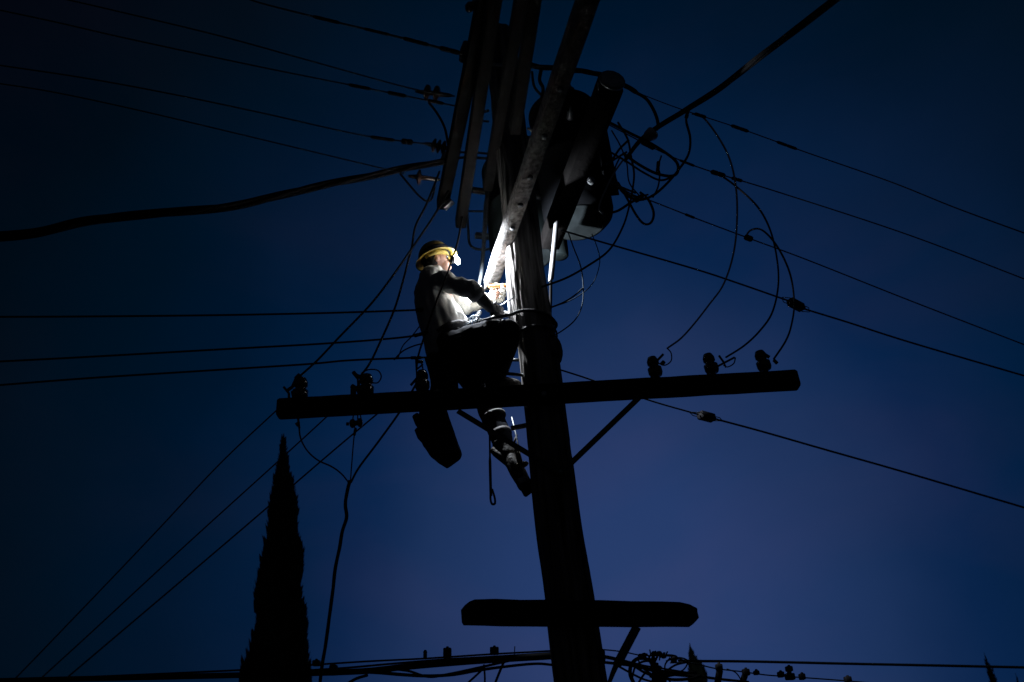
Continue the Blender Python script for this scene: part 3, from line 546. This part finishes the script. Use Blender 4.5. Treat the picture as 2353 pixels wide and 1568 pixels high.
tangle = [([(1485, 1508), (1462, 1516), (1450, 1530), (1448, 1550), (1455, 1568), (1462, 1585)], 9, 'thick bent cable on the left side of the tangle'),
          ([(1470, 1515), (1495, 1516), (1512, 1535), (1520, 1560), (1528, 1585)], 6, 'cable bending over the middle of the tangle'),
          ([(1455, 1530), (1485, 1548), (1515, 1556), (1560, 1550), (1600, 1545)], 6, 'cable crossing the tangle from the lower left'),
          ([(1580, 1522), (1550, 1530), (1520, 1552), (1490, 1575)], 5, 'cable crossing the tangle from the upper right'),
          ([(1500, 1505), (1505, 1530), (1500, 1555), (1505, 1582)], 6, 'upright cable in the middle of the tangle'),
          ([(1510, 1510), (1500, 1530), (1480, 1550), (1460, 1582)], 5, 'cable slanting to the lower left out of the tangle'),
          ([(1440, 1520), (1480, 1530), (1530, 1538), (1580, 1546)], 4, 'thin cable lying across the tangle'),
          ([(1515, 1512), (1530, 1506), (1552, 1508), (1558, 1516)], 4, 'small arched cable above the tangle')]
tangle += [([(1452, 1560), (1462, 1530), (1490, 1520), (1512, 1540), (1500, 1568), (1475, 1578)], 5, 'round loop of cable in the lower left of the tangle'),
          ([(1530, 1520), (1560, 1512), (1580, 1520), (1570, 1540), (1545, 1548)], 3.5, 'small round loop on the right of the tangle'),
          ([(1492, 1518), (1510, 1548), (1540, 1562), (1590, 1560), (1612, 1552)], 7, 'thick cable leaving the tangle toward the small cypress'),
          ([(1465, 1512), (1475, 1535), (1500, 1552), (1518, 1580)], 4, 'thin cable diving steeply through the tangle'),
          ([(1545, 1575), (1532, 1555), (1528, 1530), (1540, 1512)], 4, 'thin upright cable at the right of the tangle'),
          ([(1415, 1528), (1445, 1545), (1480, 1562), (1520, 1572)], 5, 'cable sagging beneath the left of the tangle')]
for P, ww, lb in tangle: wire([(x, y, 4.75) for x, y in P], ww, lb, name='tangled_cable', cat='cable', group='tangled cables right of the pole')
mb = MB()
for k in range(16):
    x = 1490+random.random()*40; y = 1500+random.random()*14+(k % 2)*2; mb.tube([at(x, y+5, 4.72), at(x+random.uniform(-7, 7), y-random.uniform(3, 9), 4.72)], .0045, 5)
for (x, y) in ((1503, 1502), (1515, 1502), (1525, 1509), (1472, 1508), (1480, 1506)): mb.ell(at(x, y, 4.73), Vector((.018, 0, 0)), Vector((0, .015, 0)), Vector((0, 0, .014)), 8, 6)
tag(mb.build('splice_cluster', 'black_rubber'), 'spiky cluster of wire splices on top of the tangle', 'splice')
mb = MB()
for (x0, y0, x1, y1, r) in [(1498, 1540, 1522, 1560, .012), (1505, 1530, 1528, 1556, .01), (1518, 1532, 1500, 1568, .012), (1494, 1552, 1530, 1568, .014), (1508, 1525, 1512, 1575, .014)]:
    mb.tube([at(x0, y0, 4.7), at(x1, y1, 4.7)], r, 6)
tag(mb.build('cable_knot', 'black_rubber'), 'dense knot of cable at the centre of the tangle', 'cable')
for x, y, ww, hh, d, lb in [(1548, 1517, 12, 12, 4.85, 'square terminal just right of the tangle'), (1652, 1534, 14, 13, 5.05, 'first boxy terminal right of the small cypress tip'), (1714, 1546, 15, 14, 5.25, 'second boxy terminal right of the small cypress tip'),
                            (1738, 1547, 11, 9, 5.3, 'small terminal beside the second boxy one'), (1794, 1551, 13, 12, 5.5, 'left terminal of the group of three at the bottom'), (1813, 1538, 14, 11, 5.5, 'raised terminal on top of the group of three at the bottom'), (1815, 1556, 20, 14, 5.5, 'lower middle terminal of the group of three at the bottom'),
                            (1843, 1556, 12, 13, 5.6, 'terminal right of the group of three at the bottom'), (1948, 1562, 14, 12, 5.9, 'last terminal to the right, at the bottom edge'), (1380, 1508, 20, 24, 4.6, 'boxy terminal against the right side of the pole')]:
    closure(x, y, ww, hh, d, lb)
mb = MB(); mb.tube([at(1654, 1540, 5.05), at(1648, 1575, 5.05)], .022, 6); mb.tube([at(1712, 1552, 5.25), at(1702, 1580, 5.25)], .02, 6); mb.tube([at(1813, 1540, 5.5), at(1815, 1556, 5.5)], .016, 6); mb.build
tag(mb.build('drop_cable', 'black_rubber'), 'stubby cable stems below the boxy terminals', 'cable')

# ------------------------------------------------------------------ cypress trees
def cypress(rows, Y, label, nleaf, leaf):
    ax = []; 
    for x, y, hw in rows:
        p = atY(x, y, Y); ax.append((p, pxm(hw, p)))
    (pa_, ra), (pb_, rb) = ax[-2], ax[-1]; d = pb_-pa_; k = (pb_.z-.6)/max(.2, -d.z); base = pb_+d*k; base.y = Y; base.x = pb_.x+(base.x-pb_.x)*.3
    rbase = min(rb+(rb-ra)*k*.35, rb*1.25); ax.append((base, rbase*.8))
    o = empty('cypress_tree', Vector((base.x, Y, 0)), label, 'tree', 'cypress trees behind the wires')
    ax = ax[::-1]; H = [a[0].z for a in ax]
    def prof(z):
        for (p, r), (q, s) in zip(ax, ax[1:]):
            if p.z <= z <= q.z: t = (z-p.z)/(q.z-p.z); return p.lerp(q, t), r+(s-r)*t
        return ax[-1]
    tk = MB(); zs = [0]+[ax[0][0].z+(ax[-1][0].z-ax[0][0].z)*t for t in (0, .3, .6, .92)]
    P = [Vector((base.x, Y, -.1))]+[prof(max(z, H[0]))[0] for z in zs[1:]]; tk.tube(P, [.2, .16, .12, .07, .02], 10)
    lv = MB(); z0, z1 = H[0], H[-1]
    # dense shaded core, rough, then leaf sprays outside it
    rings = []; nr = 90
    for i in range(nr):
        z = z0+(z1-z0)*(i/(nr-1))**.97; c, r = prof(z); i0 = len(lv.v)
        for k in range(26):
            t = 2*math.pi*k/26; dr = Vector((math.cos(t), math.sin(t), 0)); q = c+dr*r*.78; q += dr*r*.36*noise.noise(Vector((q.x*2.2, q.y*2.2, q.z*1.3))); lv.v.append(q)
        rings.append(list(range(i0, i0+26)))
    for a, b in zip(rings, rings[1:]): lv.skin(a, b)
    lv.f.append(tuple(reversed(rings[0])))
    for i in range(nleaf):
        z = z1-(z1-z0)*random.random()**.62; c, r = prof(z); t = random.random()*2*math.pi; dr = Vector((math.cos(t), math.sin(t), 0))
        lump = .42*noise.noise(Vector((math.cos(t)*r*2.2+c.x*2.2, math.sin(t)*r*2.2, z*1.3)))
        q = c+dr*r*(.86+lump+random.uniform(-.1, .06)); s = leaf*random.uniform(.5, 1.3)*(1 if r > .15 else .6)
        up = (Vector((0, 0, 1))+dr*random.uniform(.0, .45)).normalized(); sd = up.cross(dr+Vector((random.uniform(-.8, .8), random.uniform(-.8, .8), 0))).normalized()
        i0 = len(lv.v); lv.v += [q-sd*s*.22, q+sd*s*.22, q+up*s*.6+sd*s*.16, q+up*s*1.1, q+up*s*.6-sd*s*.16]; lv.f.append((i0, i0+1, i0+2, i0+3, i0+4))
    # the wispy tip
    tip = ax[-1][0]; tk2 = MB(); tk.tube([tip-Vector((0, 0, .5)), tip+Vector((.01, 0, .12))], [.02, .006], 5)
    tk.build('trunk', 'bark', o); lv.build('crown', 'foliage', o, smooth=False)
    return o
cypress([(650, 1008, 1), (650, 1040, 5), (651, 1080, 11), (650, 1130, 19), (650, 1200, 32), (648, 1280, 40), (645, 1330, 46), (645, 1400, 54), (642, 1480, 62), (637, 1568, 74)], 16, 'tall narrow black cypress left of the pole', 26000, .20)
cypress([(1586, 1489, 1), (1591, 1510, 8), (1597, 1530, 14), (1602, 1568, 20)], 22, 'small cypress tip poking up through the cables right of the pole', 7000, .18)
cypress([(2264, 1511, 1), (2268, 1525, 3), (2276, 1545, 6), (2284, 1570, 9)], 24, 'slender leaning treetop at the bottom right', 2500, .14)
cypress([(2336, 1558, 1), (2341, 1575, 4), (2345, 1590, 6)], 24, 'tiny treetop nearest the bottom right corner', 800, .14)

# ------------------------------------------------------------------ the line worker
YM = 5.13
def m_(px, py, dy=0.): return atY(px, py, YM+dy)
man = empty('person', m_(1180, 1080), 'line worker in yellow hard hat, grey shirt and dark trousers clinging to the pole', 'person')
Yax = Vector((0, 1, 0))
def wr(a=.006, f=14.):
    return lambda p: a*(noise.noise(Vector((p.x*f, p.y*f*.6, p.z*f*.5)))+.5*noise.noise(p*f*2.1))
# axis of the head: face turned right, tipped slightly down
hc = m_(1004, 603); hu = (m_(994, 570)-m_(1014, 640)).normalized(); hf = Vector((hu.z, 0, -hu.x)).normalized(); hf = (hf+Vector((0, .10, 0))).normalized(); hs = hu.cross(hf).normalized()
b = MB()
b.ell(hc-hf*.005+hu*.01, hf*.095, hs*.074, hu*.105, 22, 14)          # skull
b.ell(hc+hf*.045-hu*.055, hf*.052, hs*.05, hu*.06, 16, 10)            # jaw
b.ell(hc+hf*.098-hu*.012, hf*.018, hs*.012, hu*.024, 10, 8)           # nose
b.ell(hc+hf*.085-hu*.075, hf*.018, hs*.024, hu*.016, 10, 8)           # chin
b.ell(hc+hf*.090-hu*.046, hf*.012, hs*.022, hu*.006, 10, 6)           # lips
b.ell(hc+hf*.088+hu*.028, hf*.012, hs*.045, hu*.012, 10, 6)           # brow
for sg in (1, -1):
    e = hc+hs*.072*sg-hf*.005-hu*.012
    b.ell(e, hf*.020, hs*.009, hu*.032, 12, 8)
nb = m_(990, 642, 0)
b.tube([hc-hu*.05-hf*.02, nb, m_(990, 668)], [.058, .062, .075], 14)   # neck
b.tube([m_(992, 665), m_(1005, 720), m_(1022, 800)], [.12, .13, .12], 14, 1.2)
shR, elR, wrR = m_(1016, 646, -.19), m_(1090, 671, -.32), m_(1128, 709, -.22)
shL, elL, wrL = m_(1032, 660, .17), m_(1080, 703, .22), m_(1118, 686, .10)
for P in ((shR, elR, wrR), (shL, elL, wrL)):
    b.tube([P[0].lerp(m_(1000, 670), .5), P[0]], [.06, .06], 12); b.tube([P[0], P[0].lerp(P[1], .5), P[1]], [.055, .052, .044], 12); b.tube([P[1], P[1].lerp(P[2], .4), P[2]], [.042, .040, .028], 12)
hipR, knR, anR = m_(1035, 806, -.12), m_(1166, 764, -.29), m_(1137, 876, -.15)
hipL, knL, anL = m_(1042, 815, .10), m_(1112, 905, .10), m_(1168, 1046, .0)
for P in ((hipR, knR, anR), (hipL, knL, anL)):
    b.tube([P[0], P[0].lerp(P[1], .5), P[1]], [.085, .075, .055], 12); b.tube([P[1], P[1].lerp(P[2], .35), P[2]], [.052, .055, .036], 12)
def hand(wrist, fw, side, curl, mbx, s=1.0):
    """five fingers curled round what is held; fw = finger direction, side = thumb side, curl = direction fingers close to"""
    fw = fw.normalized(); side = (side-fw*side.dot(fw)).normalized(); curl = (curl-fw*curl.dot(fw)-side*curl.dot(side)).normalized()
    mbx.ell(wrist+fw*.05*s, fw*.052*s, side*.044*s, curl*.019*s, 14, 10)
    for k, (o_, l_) in enumerate(((.033, .92), (.011, 1.0), (-.011, .94), (-.031, .76))):
        r0 = wrist+fw*.085*s+side*o_*s; j1 = r0+(fw*.036+curl*.012)*l_*s; j2 = j1+(fw*.012+curl*.028)*l_*s; j3 = j2+(-fw*.012+curl*.020)*l_*s
        mbx.tube([r0-fw*.02*s, r0, j1, j2, j3], [.0105*s, .0105*s, .0098*s, .009*s, .0075*s], 8)
    t0 = wrist+fw*.03*s+side*.035*s; t1 = t0+(side*.025+fw*.025+curl*.012)*s; t2 = t1+(fw*.022+curl*.022-side*.004)*s
    mbx.tube([t0-side*.012*s, t0, t1, t2], [.014*s, .014*s, .012*s, .009*s], 8)
handR_dir = (m_(1146, 716, -.16)-wrR); handL_dir = (m_(1152, 680, .04)-wrL)
hand(wrR, handR_dir, Vector((.3, 0, 1)), Vector((.3, .9, -.1)), b, .96); hand(wrL, handL_dir, Vector((0, 0, 1)), Vector((.4, -1, 0)), b, .96)
for A, t_ in ((anR, Vector((1, .1, -.05))), (anL, m_(1200, 1105, -.04)-anL)):
    b.tube([A, A+t_.normalized()*.1], [.035, .03], 8)
body = b.build('body', 'skin', man, remesh=.007, sm=3)
# eyes
for sg in (1, -1):
    e = MB(); e.ell(hc+hf*.083+hs*.031*sg+hu*.008, hf*.011, hs*.012, hu*.010, 10, 8); e.build('eye', 'clear_tube', man)
# hair
h = MB(); h.ell(hc-hf*.03+hu*.012, hf*.082, hs*.081, hu*.112, 20, 12); h.ell(hc-hf*.055-hu*.055, hf*.045, hs*.06, hu*.05, 16, 10); h.build('hair', 'hair', man, remesh=.008, sm=2)
# shirt: torso plus sleeves
s = MB()
def loft(mb, rows, n=28):
    rings = []
    for c, a, w_ in rows: rings.append(mb.ring(c, a, Yax*w_, n))
    for x, y in zip(rings, rings[1:]): mb.skin(x, y)
    mb.f.append(tuple(reversed(rings[0]))); mb.f.append(tuple(rings[-1]))
def row(xl, yl, xr, yr, wy): a = m_(xl, yl); c = m_(xr, yr); return ((a+c)/2, (c-a)/2, wy)
loft(s, [row(982, 826, 1040, 838, .14), row(975, 800, 1060, 800, .175), row(966, 768, 1076, 760, .185), row(958, 735, 1074, 735, .18), row(953, 700, 1050, 705, .17), row(954, 672, 1032, 672, .17), row(960, 645, 1032, 645, .18), row(975, 633, 1024, 630, .14), row(984, 628, 1008, 626, .08)])
s.ell(shR, Vector((.085, 0, 0)), Vector((0, .075, 0)), Vector((0, 0, .08)), 16, 10); s.ell(shL, Vector((.085, 0, 0)), Vector((0, .075, 0)), Vector((0, 0, .08)), 16, 10)
s.tube([shR.lerp(m_(1000, 665), .4), shR, shR.lerp(elR, .5), elR, elR.lerp(wrR, .16)], [.085, .078, .068, .066, .060], 16)
s.tube([shL.lerp(m_(1000, 665), .4), shL, shL.lerp(elL, .5), elL, elL.lerp(wrL, .35)], [.08, .08, .078, .074, .062], 16)
s.tube([nb-hf*.0+Vector((0, 0, -.05)), nb+Vector((0, 0, .0)), nb+Vector((-.005, 0, .02))], [.09, .082, .076], 16)
def shirt_disp(p):
    f = 13; d = noise.noise(Vector((p.x*f*1.3, p.y*f*.7, p.z*f*.45+p.x*8)))*.018 + noise.noise(Vector((p.x*34, p.y*30, p.z*16)))*.006
    return d
shirt = s.build('shirt', 'shirt', man, remesh=.009, sm=4, disp=shirt_disp)
cf = MB(); d = (wrR-elR).normalized(); a, bq = frame(d); c = elR.lerp(wrR, .2); cf.lathe(c-d*.03, d, [(0, .060), (.0, .069), (.045, .066), (.05, .058)], 24); tag(cf.build('cuff', 'shirt', man, disp=wr(.004, 25)), 'rolled grey cuff at the right elbow')
# undersleeve / gauntlet and glove on the near arm, dark
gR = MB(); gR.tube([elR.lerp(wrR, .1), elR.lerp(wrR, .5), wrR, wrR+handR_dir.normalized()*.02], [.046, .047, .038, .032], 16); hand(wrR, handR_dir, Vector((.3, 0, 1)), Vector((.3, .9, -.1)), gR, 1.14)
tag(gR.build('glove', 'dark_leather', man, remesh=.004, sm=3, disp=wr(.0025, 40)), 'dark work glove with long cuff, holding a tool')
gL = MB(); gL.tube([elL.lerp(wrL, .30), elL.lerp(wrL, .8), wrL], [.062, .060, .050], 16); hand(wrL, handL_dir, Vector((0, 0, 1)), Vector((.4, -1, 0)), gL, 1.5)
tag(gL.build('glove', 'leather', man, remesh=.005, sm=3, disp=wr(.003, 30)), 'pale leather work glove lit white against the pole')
# trousers
t = MB()
loft(t, [row(985, 850, 1062, 872, .12), row(985, 815, 1085, 830, .19), row(988, 790, 1082, 775, .19)])
t.tube([hipR, hipR.lerp(knR, .5), knR.lerp(hipR, .08)], [.13, .135, .105], 18)
t.ell(knR, Vector((.092, 0, .0)), Vector((0, .085, 0)), Vector((0, 0, .095)), 16, 10)
t.tube([m_(1060, 815, -.14), m_(1105, 840, -.14), m_(1128, 870, -.12)], [.11, .10, .08], 14)
t.tube([knR, knR.lerp(anR, .4), knR.lerp(anR, .8), anR], [.092, .095, .078, .066], 18)
t.tube([hipL, hipL.lerp(knL, .5), knL, knL.lerp(anL, .35), knL.lerp(anL, .75), knL.lerp(anL, .92)], [.125, .11, .092, .088, .072, .062], 18)
t.tube([m_(1000, 820, -.05), m_(1010, 870, -.03), m_(1040, 925, 0)], [.08, .075, .06], 12)
def tr_disp(p): return noise.noise(Vector((p.x*12, p.y*9, p.z*9+p.x*6)))*.012+noise.noise(p*28)*.004
t.build('trousers', 'trousers', man, remesh=.010, sm=4, disp=tr_disp)
# boots
def boot(A, toe, up, par):
    o = MB(); d = (toe-A).normalized(); o.tube([A-d*.0+up*.12, A+up*.04, A-up*.01], [.066, .062, .062], 14); o.ell(A-d*.02-up*.03, d*.055, up.cross(d)*.048, up*.045, 14, 10)
    o.tube([A-up*.02, A.lerp(toe, .5)-up*.02, toe-d*.03-up*.03, toe-up*.03], [.060, .058, .055, .036], 14, .9)
    x = o.build('boot', 'boot_leather', par, remesh=.007, sm=2, disp=wr(.003, 25))
    so = MB(); so.box(A-d*.06-up*.075, toe-up*.066, .085, .028, up=up, bev=.008); so.box(A-d*.055-up*.096, A+d*.03-up*.096, .075, .025, up=up, bev=.005); so.build('sole', 'black_rubber', x); return x
upL = (knL-anL).normalized()
toeL = m_(1206, 1116, -.09); boot(anL, toeL, (upL+Vector((-.3, 0, .3))).normalized(), man)
boot(anR, m_(1196, 882, -.08), Vector((0, 0, 1)), man)
# climbing gear on the lower leg
cg = empty('climbing_iron', m_(1190, 1050, -.08), 'climbing iron strapped to the lower boot with a yellowish pad against the pole', 'climbing iron')
q = MB(); q.tube([m_(1186, 1036, -.09), m_(1192, 1052, -.11), m_(1196, 1066, -.11)], [.026, .032, .03], 14, .6); q.ell(m_(1198, 1070, -.10), Vector((.05, 0, .015)), Vector((0, .03, 0)), Vector((-.01, 0, .02)), 14, 8); q.build('pad', 'boot_yellow', cg)
q = MB(); q.tube([m_(1176, 960, -.05), m_(1188, 1010, -.07), m_(1198, 1060, -.09), m_(1204, 1096, -.09)], .010, 8, .5); q.box(m_(1192, 1108, -.13), m_(1208, 1100, -.13), .02, .04); q.build('shank', 'galvanized', cg)
q = MB(); q.lathe(m_(1151, 1000, .03), upL, [(-.01, .074), (-.01, .080), (.02, .080), (.02, .074)], 20); q.build('strap', 'dark_leather', cg)
q = MB(); q.box(m_(1133, 1036, .02), m_(1168, 1064, .0), .10, .05, bev=.012); q.build('calf_pad', 'dark_leather', cg)
q = MB(); q.lathe(m_(1134, 958, .06), (anL-knL), [(0, .086), (0, .091), (.014, .091), (.014, .086)], 24); q.build('strap', 'highlight_strap', cg)
q = MB(); q.tube([m_(1180, 1024, -.05), m_(1184, 1010, -.05), m_(1188, 1000, -.04)], [.008, .008, .006], 6); q.build('strap', 'dark_leather', cg)
# hard hat
hat = empty('hard_hat', hc+hu*.05, None, None); hat.parent = man; hat.location = hc+hu*.05-man.location
tb_ = Vector(hf)*math.cos(.02)+hu*math.sin(.02)
hb = hc+hu*.045
hup = (hu+hf*-.10).normalized(); hfw = (hf-hup*hf.dot(hup)).normalized(); hsd = hup.cross(hfw).normalized()
d = MB(); rings = []
for zz, k in ((0, 1.0), (.03, .985), (.06, .94), (.09, .84), (.115, .66), (.132, .42), (.14, .12)): rings.append(d.ring(hb+hup*zz, hfw*.128*k, hsd*.112*k, 32))
for x, y in zip(rings, rings[1:]): d.skin(x, y)
d.f.append(tuple(rings[-1]))
r2 = []
for zz, k in ((.135, .12), (.126, .40), (.11, .62), (.086, .80), (.058, .90), (.03, .95), (0, .965)): r2.append(d.ring(hb+hup*zz, hfw*.126*k, hsd*.110*k, 32))
for x, y in zip(r2, r2[1:]): d.skin(x, y)
d.build('dome', 'hat_yellow', hat)
br = MB(); prof = [(1.0, 0, .0), (1.16, -.006, 0), (1.32, -.020, 0), (1.33, -.024, 0), (1.30, -.026, 0), (1.14, -.012, 0), (.97, -.006, 0), (1.0, 0, 0)]
n = 40; rg = []
for k in range(n):
    th = 2*math.pi*k/n; i0 = len(br.v)
    for sc, zz, _ in prof:
        ex = 1+.06*max(0, math.cos(th)) + .10*max(0, -math.cos(th)); br.v.append(hb+hup*zz+(hfw*.128*math.cos(th)+hsd*.112*math.sin(th))*(1+(sc-1)*ex))
    rg.append(list(range(i0, i0+len(prof))))
for i in range(n): br.skin(rg[i], rg[(i+1) % n])
br.build('brim', 'hat_yellow', hat)
rd_ = MB(); rd_.tube([hb+hup*(.146-.0*k)*math.sin(math.pi*k/10)+hfw*.13*math.cos(math.pi*k/10) for k in range(0, 11)], .007, 8); rd_.build('crown_ridge', 'hat_yellow', hat)
sus = MB(); 
sus.lathe(hb-hup*.03, hup, [(0, .098), (0, .106), (.03, .106), (.03, .098)], 32); sus.build('headband', 'hat_liner', hat)
# headlamp
lp0 = hb+hfw*.150-hup*.008
lc = m_(1048, 597, 0)
hl = empty('headlamp', lc, None, None); hl.parent = man; hl.location = lc-man.location
ldir = (m_(1150, 700, 0)-lc).normalized(); ldir = (hfw*.8+ldir*.5).normalized()
q = MB(); q.box(lc-ldir*.045, lc-ldir*.003, .05, .062, up=hup, bev=.010); q.build('housing', 'lamp_body', hl)
q = MB(); q.ell(lc+ldir*.004, hs*.034, hup*.046, ldir*.024, 20, 10); lens = q.build('lens', 'lamp_lens', hl)
q = MB(); q.lathe(hb+hup*.008, hup, [(0, .131), (0, .135), (.024, .133), (.024, .129)], 36); q.build('strap', 'lamp_body', hl)
ld = bpy.data.lights.new('headlamp_beam', 'SPOT'); ld.energy = 300; ld.color = (.86, .92, 1.0); ld.spot_size = math.radians(154); ld.spot_blend = .25; ld.shadow_soft_size = .018
lo = bpy.data.objects.new('headlamp_beam', ld); C.objects.link(lo); lo.location = lc+ldir*.04
lo.rotation_euler = Vector((.72, .30, -.45)).to_track_quat('-Z', 'Y').to_euler()
# tool belt with bright snaps
belt = MB(); 
loft(belt, [row(986, 806, 1086, 762, .20), row(984, 796, 1085, 752, .20), row(983, 794, 1084, 750, .185)]); tag(belt.build('tool_belt', 'dark_leather', man, disp=wr(.004, 20)), 'dark tool belt sloping across the hips')
sn = MB()
for x0, y0, x1, y1 in [(1068, 760, 1078, 742), (1074, 757, 1088, 738), (1082, 754, 1098, 738), (1090, 748, 1106, 735), (1078, 740, 1092, 728), (1096, 728, 1104, 716), (1086, 736, 1100, 728)]:
    A = m_(x0, y0, -.16); B = m_(x1, y1, -.19); mid = (A+B)/2; dd = (B-A); nn = Vector((dd.z, 0, -dd.x))*.35
    sn.tube(cr_spline([A, A.lerp(B, .3)+nn, A.lerp(B, .8)+nn, B, A.lerp(B, .7)-nn, A.lerp(B, .2)-nn, A], 4), .0055, 6)
tag(sn.build('belt_snaps', 'galvanized', man), 'bunch of shiny steel snap hooks at the front of the belt')
sn = MB(); sn.tube([m_(1102, 718, -.12), m_(1097, 730, -.12)], .012, 8); sn.tube([m_(1094, 734, -.12), m_(1098, 742, -.13)], .014, 8); sn.build('belt_buckle', 'galvanized', man)
for x, y, s_ in ((1048, 880, 1), (1018, 890, .8)):
    q = MB(); q.box(m_(x-18, y-60, -.20), m_(x-12, y+22, -.21), .03*s_, .11*s_, up=Vector((1, 0, 0)), bev=.012); q.build('tool_pouch', 'canvas', man)
# ---- separate held and hung things
# positioning strap round the pole
sp_ = MB(); p_, r_ = pole_at(735); r_ += .02; P = [m_(1095, 742, -.15)]
P += [m_(1130, 732, -.17)]
for k in range(0, 13):
    th = math.radians(205+k*11.5-0); P.append(p_+Vector((math.cos(th)*r_, math.sin(th)*r_, .02-.008*k)))
for k in range(0, 13):
    th = math.radians(205+12*11.5+k*16); P.append(p_+Vector((math.cos(th)*r_, math.sin(th)*r_, -.076+.006*k)))
P += [m_(1120, 736, .18), m_(1090, 745, .16)]
sp_.tube(cr_spline(P, 4), .016, 8, .6); tag(sp_.build('positioning_strap', 'rope_black'), 'black positioning strap looping around the pole above the knee', 'strap')
ws = MB(); ws.tube(cr_spline([m_(1122, 738, .0), m_(1134, 729, .0), m_(1152, 720, .0), m_(1168, 720, -.02), m_(1184, 726, -.05)], 5), [.014]*21, 8, .8); ws.tube(cr_spline([m_(1132, 738, -.04), m_(1152, 729, -.05), m_(1168, 727, -.06), m_(1180, 733, -.08)], 5), .013, 8, .8)
tag(ws.build('coiled_rope', 'webbing'), 'pale coil of rope lit white on top of the raised knee', 'rope')
# orange handled tool on the pole
ht = empty('hammer', m_(1150, 660, -.06), 'hammer with orange handle held across the pole by the pale glove', 'hammer')
q = MB(); q.tube(cr_spline([m_(1124, 659, .02), m_(1140, 658, -.01), m_(1160, 657, -.04), m_(1178, 657, -.07)], 4), [.016]+[.019]*11+[.017], 12, .8); q.build('handle', 'orange_handle', ht)
hk = empty('lag_screw_hook', m_(1200, 658, -.16), 'orange-yellow hook with a threaded steel screw across the front of the pole', 'hook')
rq_ = pole_at(660)[1]
Yf = -rq_-.03
q = MB(); q.tube(cr_spline([m_(1183, 670, Yf+.05), m_(1190, 664, Yf+.02), m_(1202, 662, Yf), m_(1214, 656, Yf)], 4), [.009]*12+[.006], 8); q.build('hook', 'orange_handle', hk)
q = MB(); ds = (m_(1226, 655, Yf)-m_(1212, 656, Yf)); L_ = ds.length; pr = []
for k in range(14): pr.append((L_*k/13, .007 if k % 2 else .0095))
q.lathe(m_(1212, 656, Yf), ds, pr, 10); q.build('thread', 'steel', hk)
# screwdriver in the near hand
sd = empty('screwdriver', m_(1142, 712, -.10), 'long screwdriver with a bright steel shaft in the dark glove', 'screwdriver')
q = MB(); q.tube([m_(1128, 724, -.20), m_(1138, 714, -.19), m_(1144, 708, -.185)], [.014, .016, .011], 10); q.build('handle', 'black_rubber', sd)
q = MB(); q.tube([m_(1144, 708, -.185), m_(1166, 693, -.18), m_(1182, 684, -.22)], [.0055, .0055, .004], 8); q.build('shaft', 'galvanized', sd)
# tool bag hanging below the arm
bag = empty('tool_bag', m_(1005, 1000, -.02), 'dark canvas tool bag with side pouches hanging under the left arm of the crossarm', 'bag')
q = MB(); out = [(968, 930), (1022, 930), (1034, 965), (1048, 1005), (1062, 1044), (1058, 1056), (1027, 1078), (992, 1052), (972, 1025), (957, 999)]
for dy, k in ((-.11, .90), (-.08, 1), (.08, 1), (.11, .88)):
    cx, cy = 1008, 1005
    i0 = len(q.v); q.v += [m_(cx+(x-cx)*k, cy+(y-cy)*k, dy) for x, y in out]
n = len(out)
for j in range(3): q.skin(list(range(j*n, j*n+n)), list(range(j*n+n, j*n+2*n)))
q.f.append(tuple(range(n-1, -1, -1))); q.f.append(tuple(range(3*n, 4*n))); q.build('sack', 'canvas', bag, remesh=.012, sm=2, disp=wr(.006, 12))
for (x0, y0, x1, y1) in ((956, 962, 975, 985), (961, 993, 985, 1018)):
    q = MB(); q.box(m_(x0, y0, 0), m_(x1, y1, 0), .16, .05, up=Vector((-1, 0, .6)), bev=.012); q.build('pouch', 'canvas', bag)
q = MB(); q.tube([m_(985, 950, -.05), m_(990, 900, -.08), m_(1000, 850, -.12)], .010, 6); q.tube([m_(1018, 950, -.05), m_(1010, 900, -.08), m_(1004, 850, -.12)], .010, 6); q.build('strap', 'rope_black', bag)
# hand line hanging with an eye at its end
hl_ = MB(); hl_.tube(cr_spline([m_(1095, 860, -.2), m_(1110, 910, -.13), m_(1122, 950, -.12), m_(1125, 1000, -.10), m_(1126, 1060, -.10), m_(1127, 1105, -.10), m_(1128, 1140, -.10)], 6), [.007]*24+[.010]*13, 8)
hl_.tube(cr_spline([m_(1128, 1120, -.1), m_(1127, 1145, -.1), m_(1130, 1158, -.1), m_(1137, 1158, -.1), m_(1137, 1146, -.1), m_(1131, 1125, -.1)], 5), .008, 6)
tag(hl_.build('hand_line', 'rope_black'), 'black hand line hanging straight down from the worker, with a looped end', 'rope')
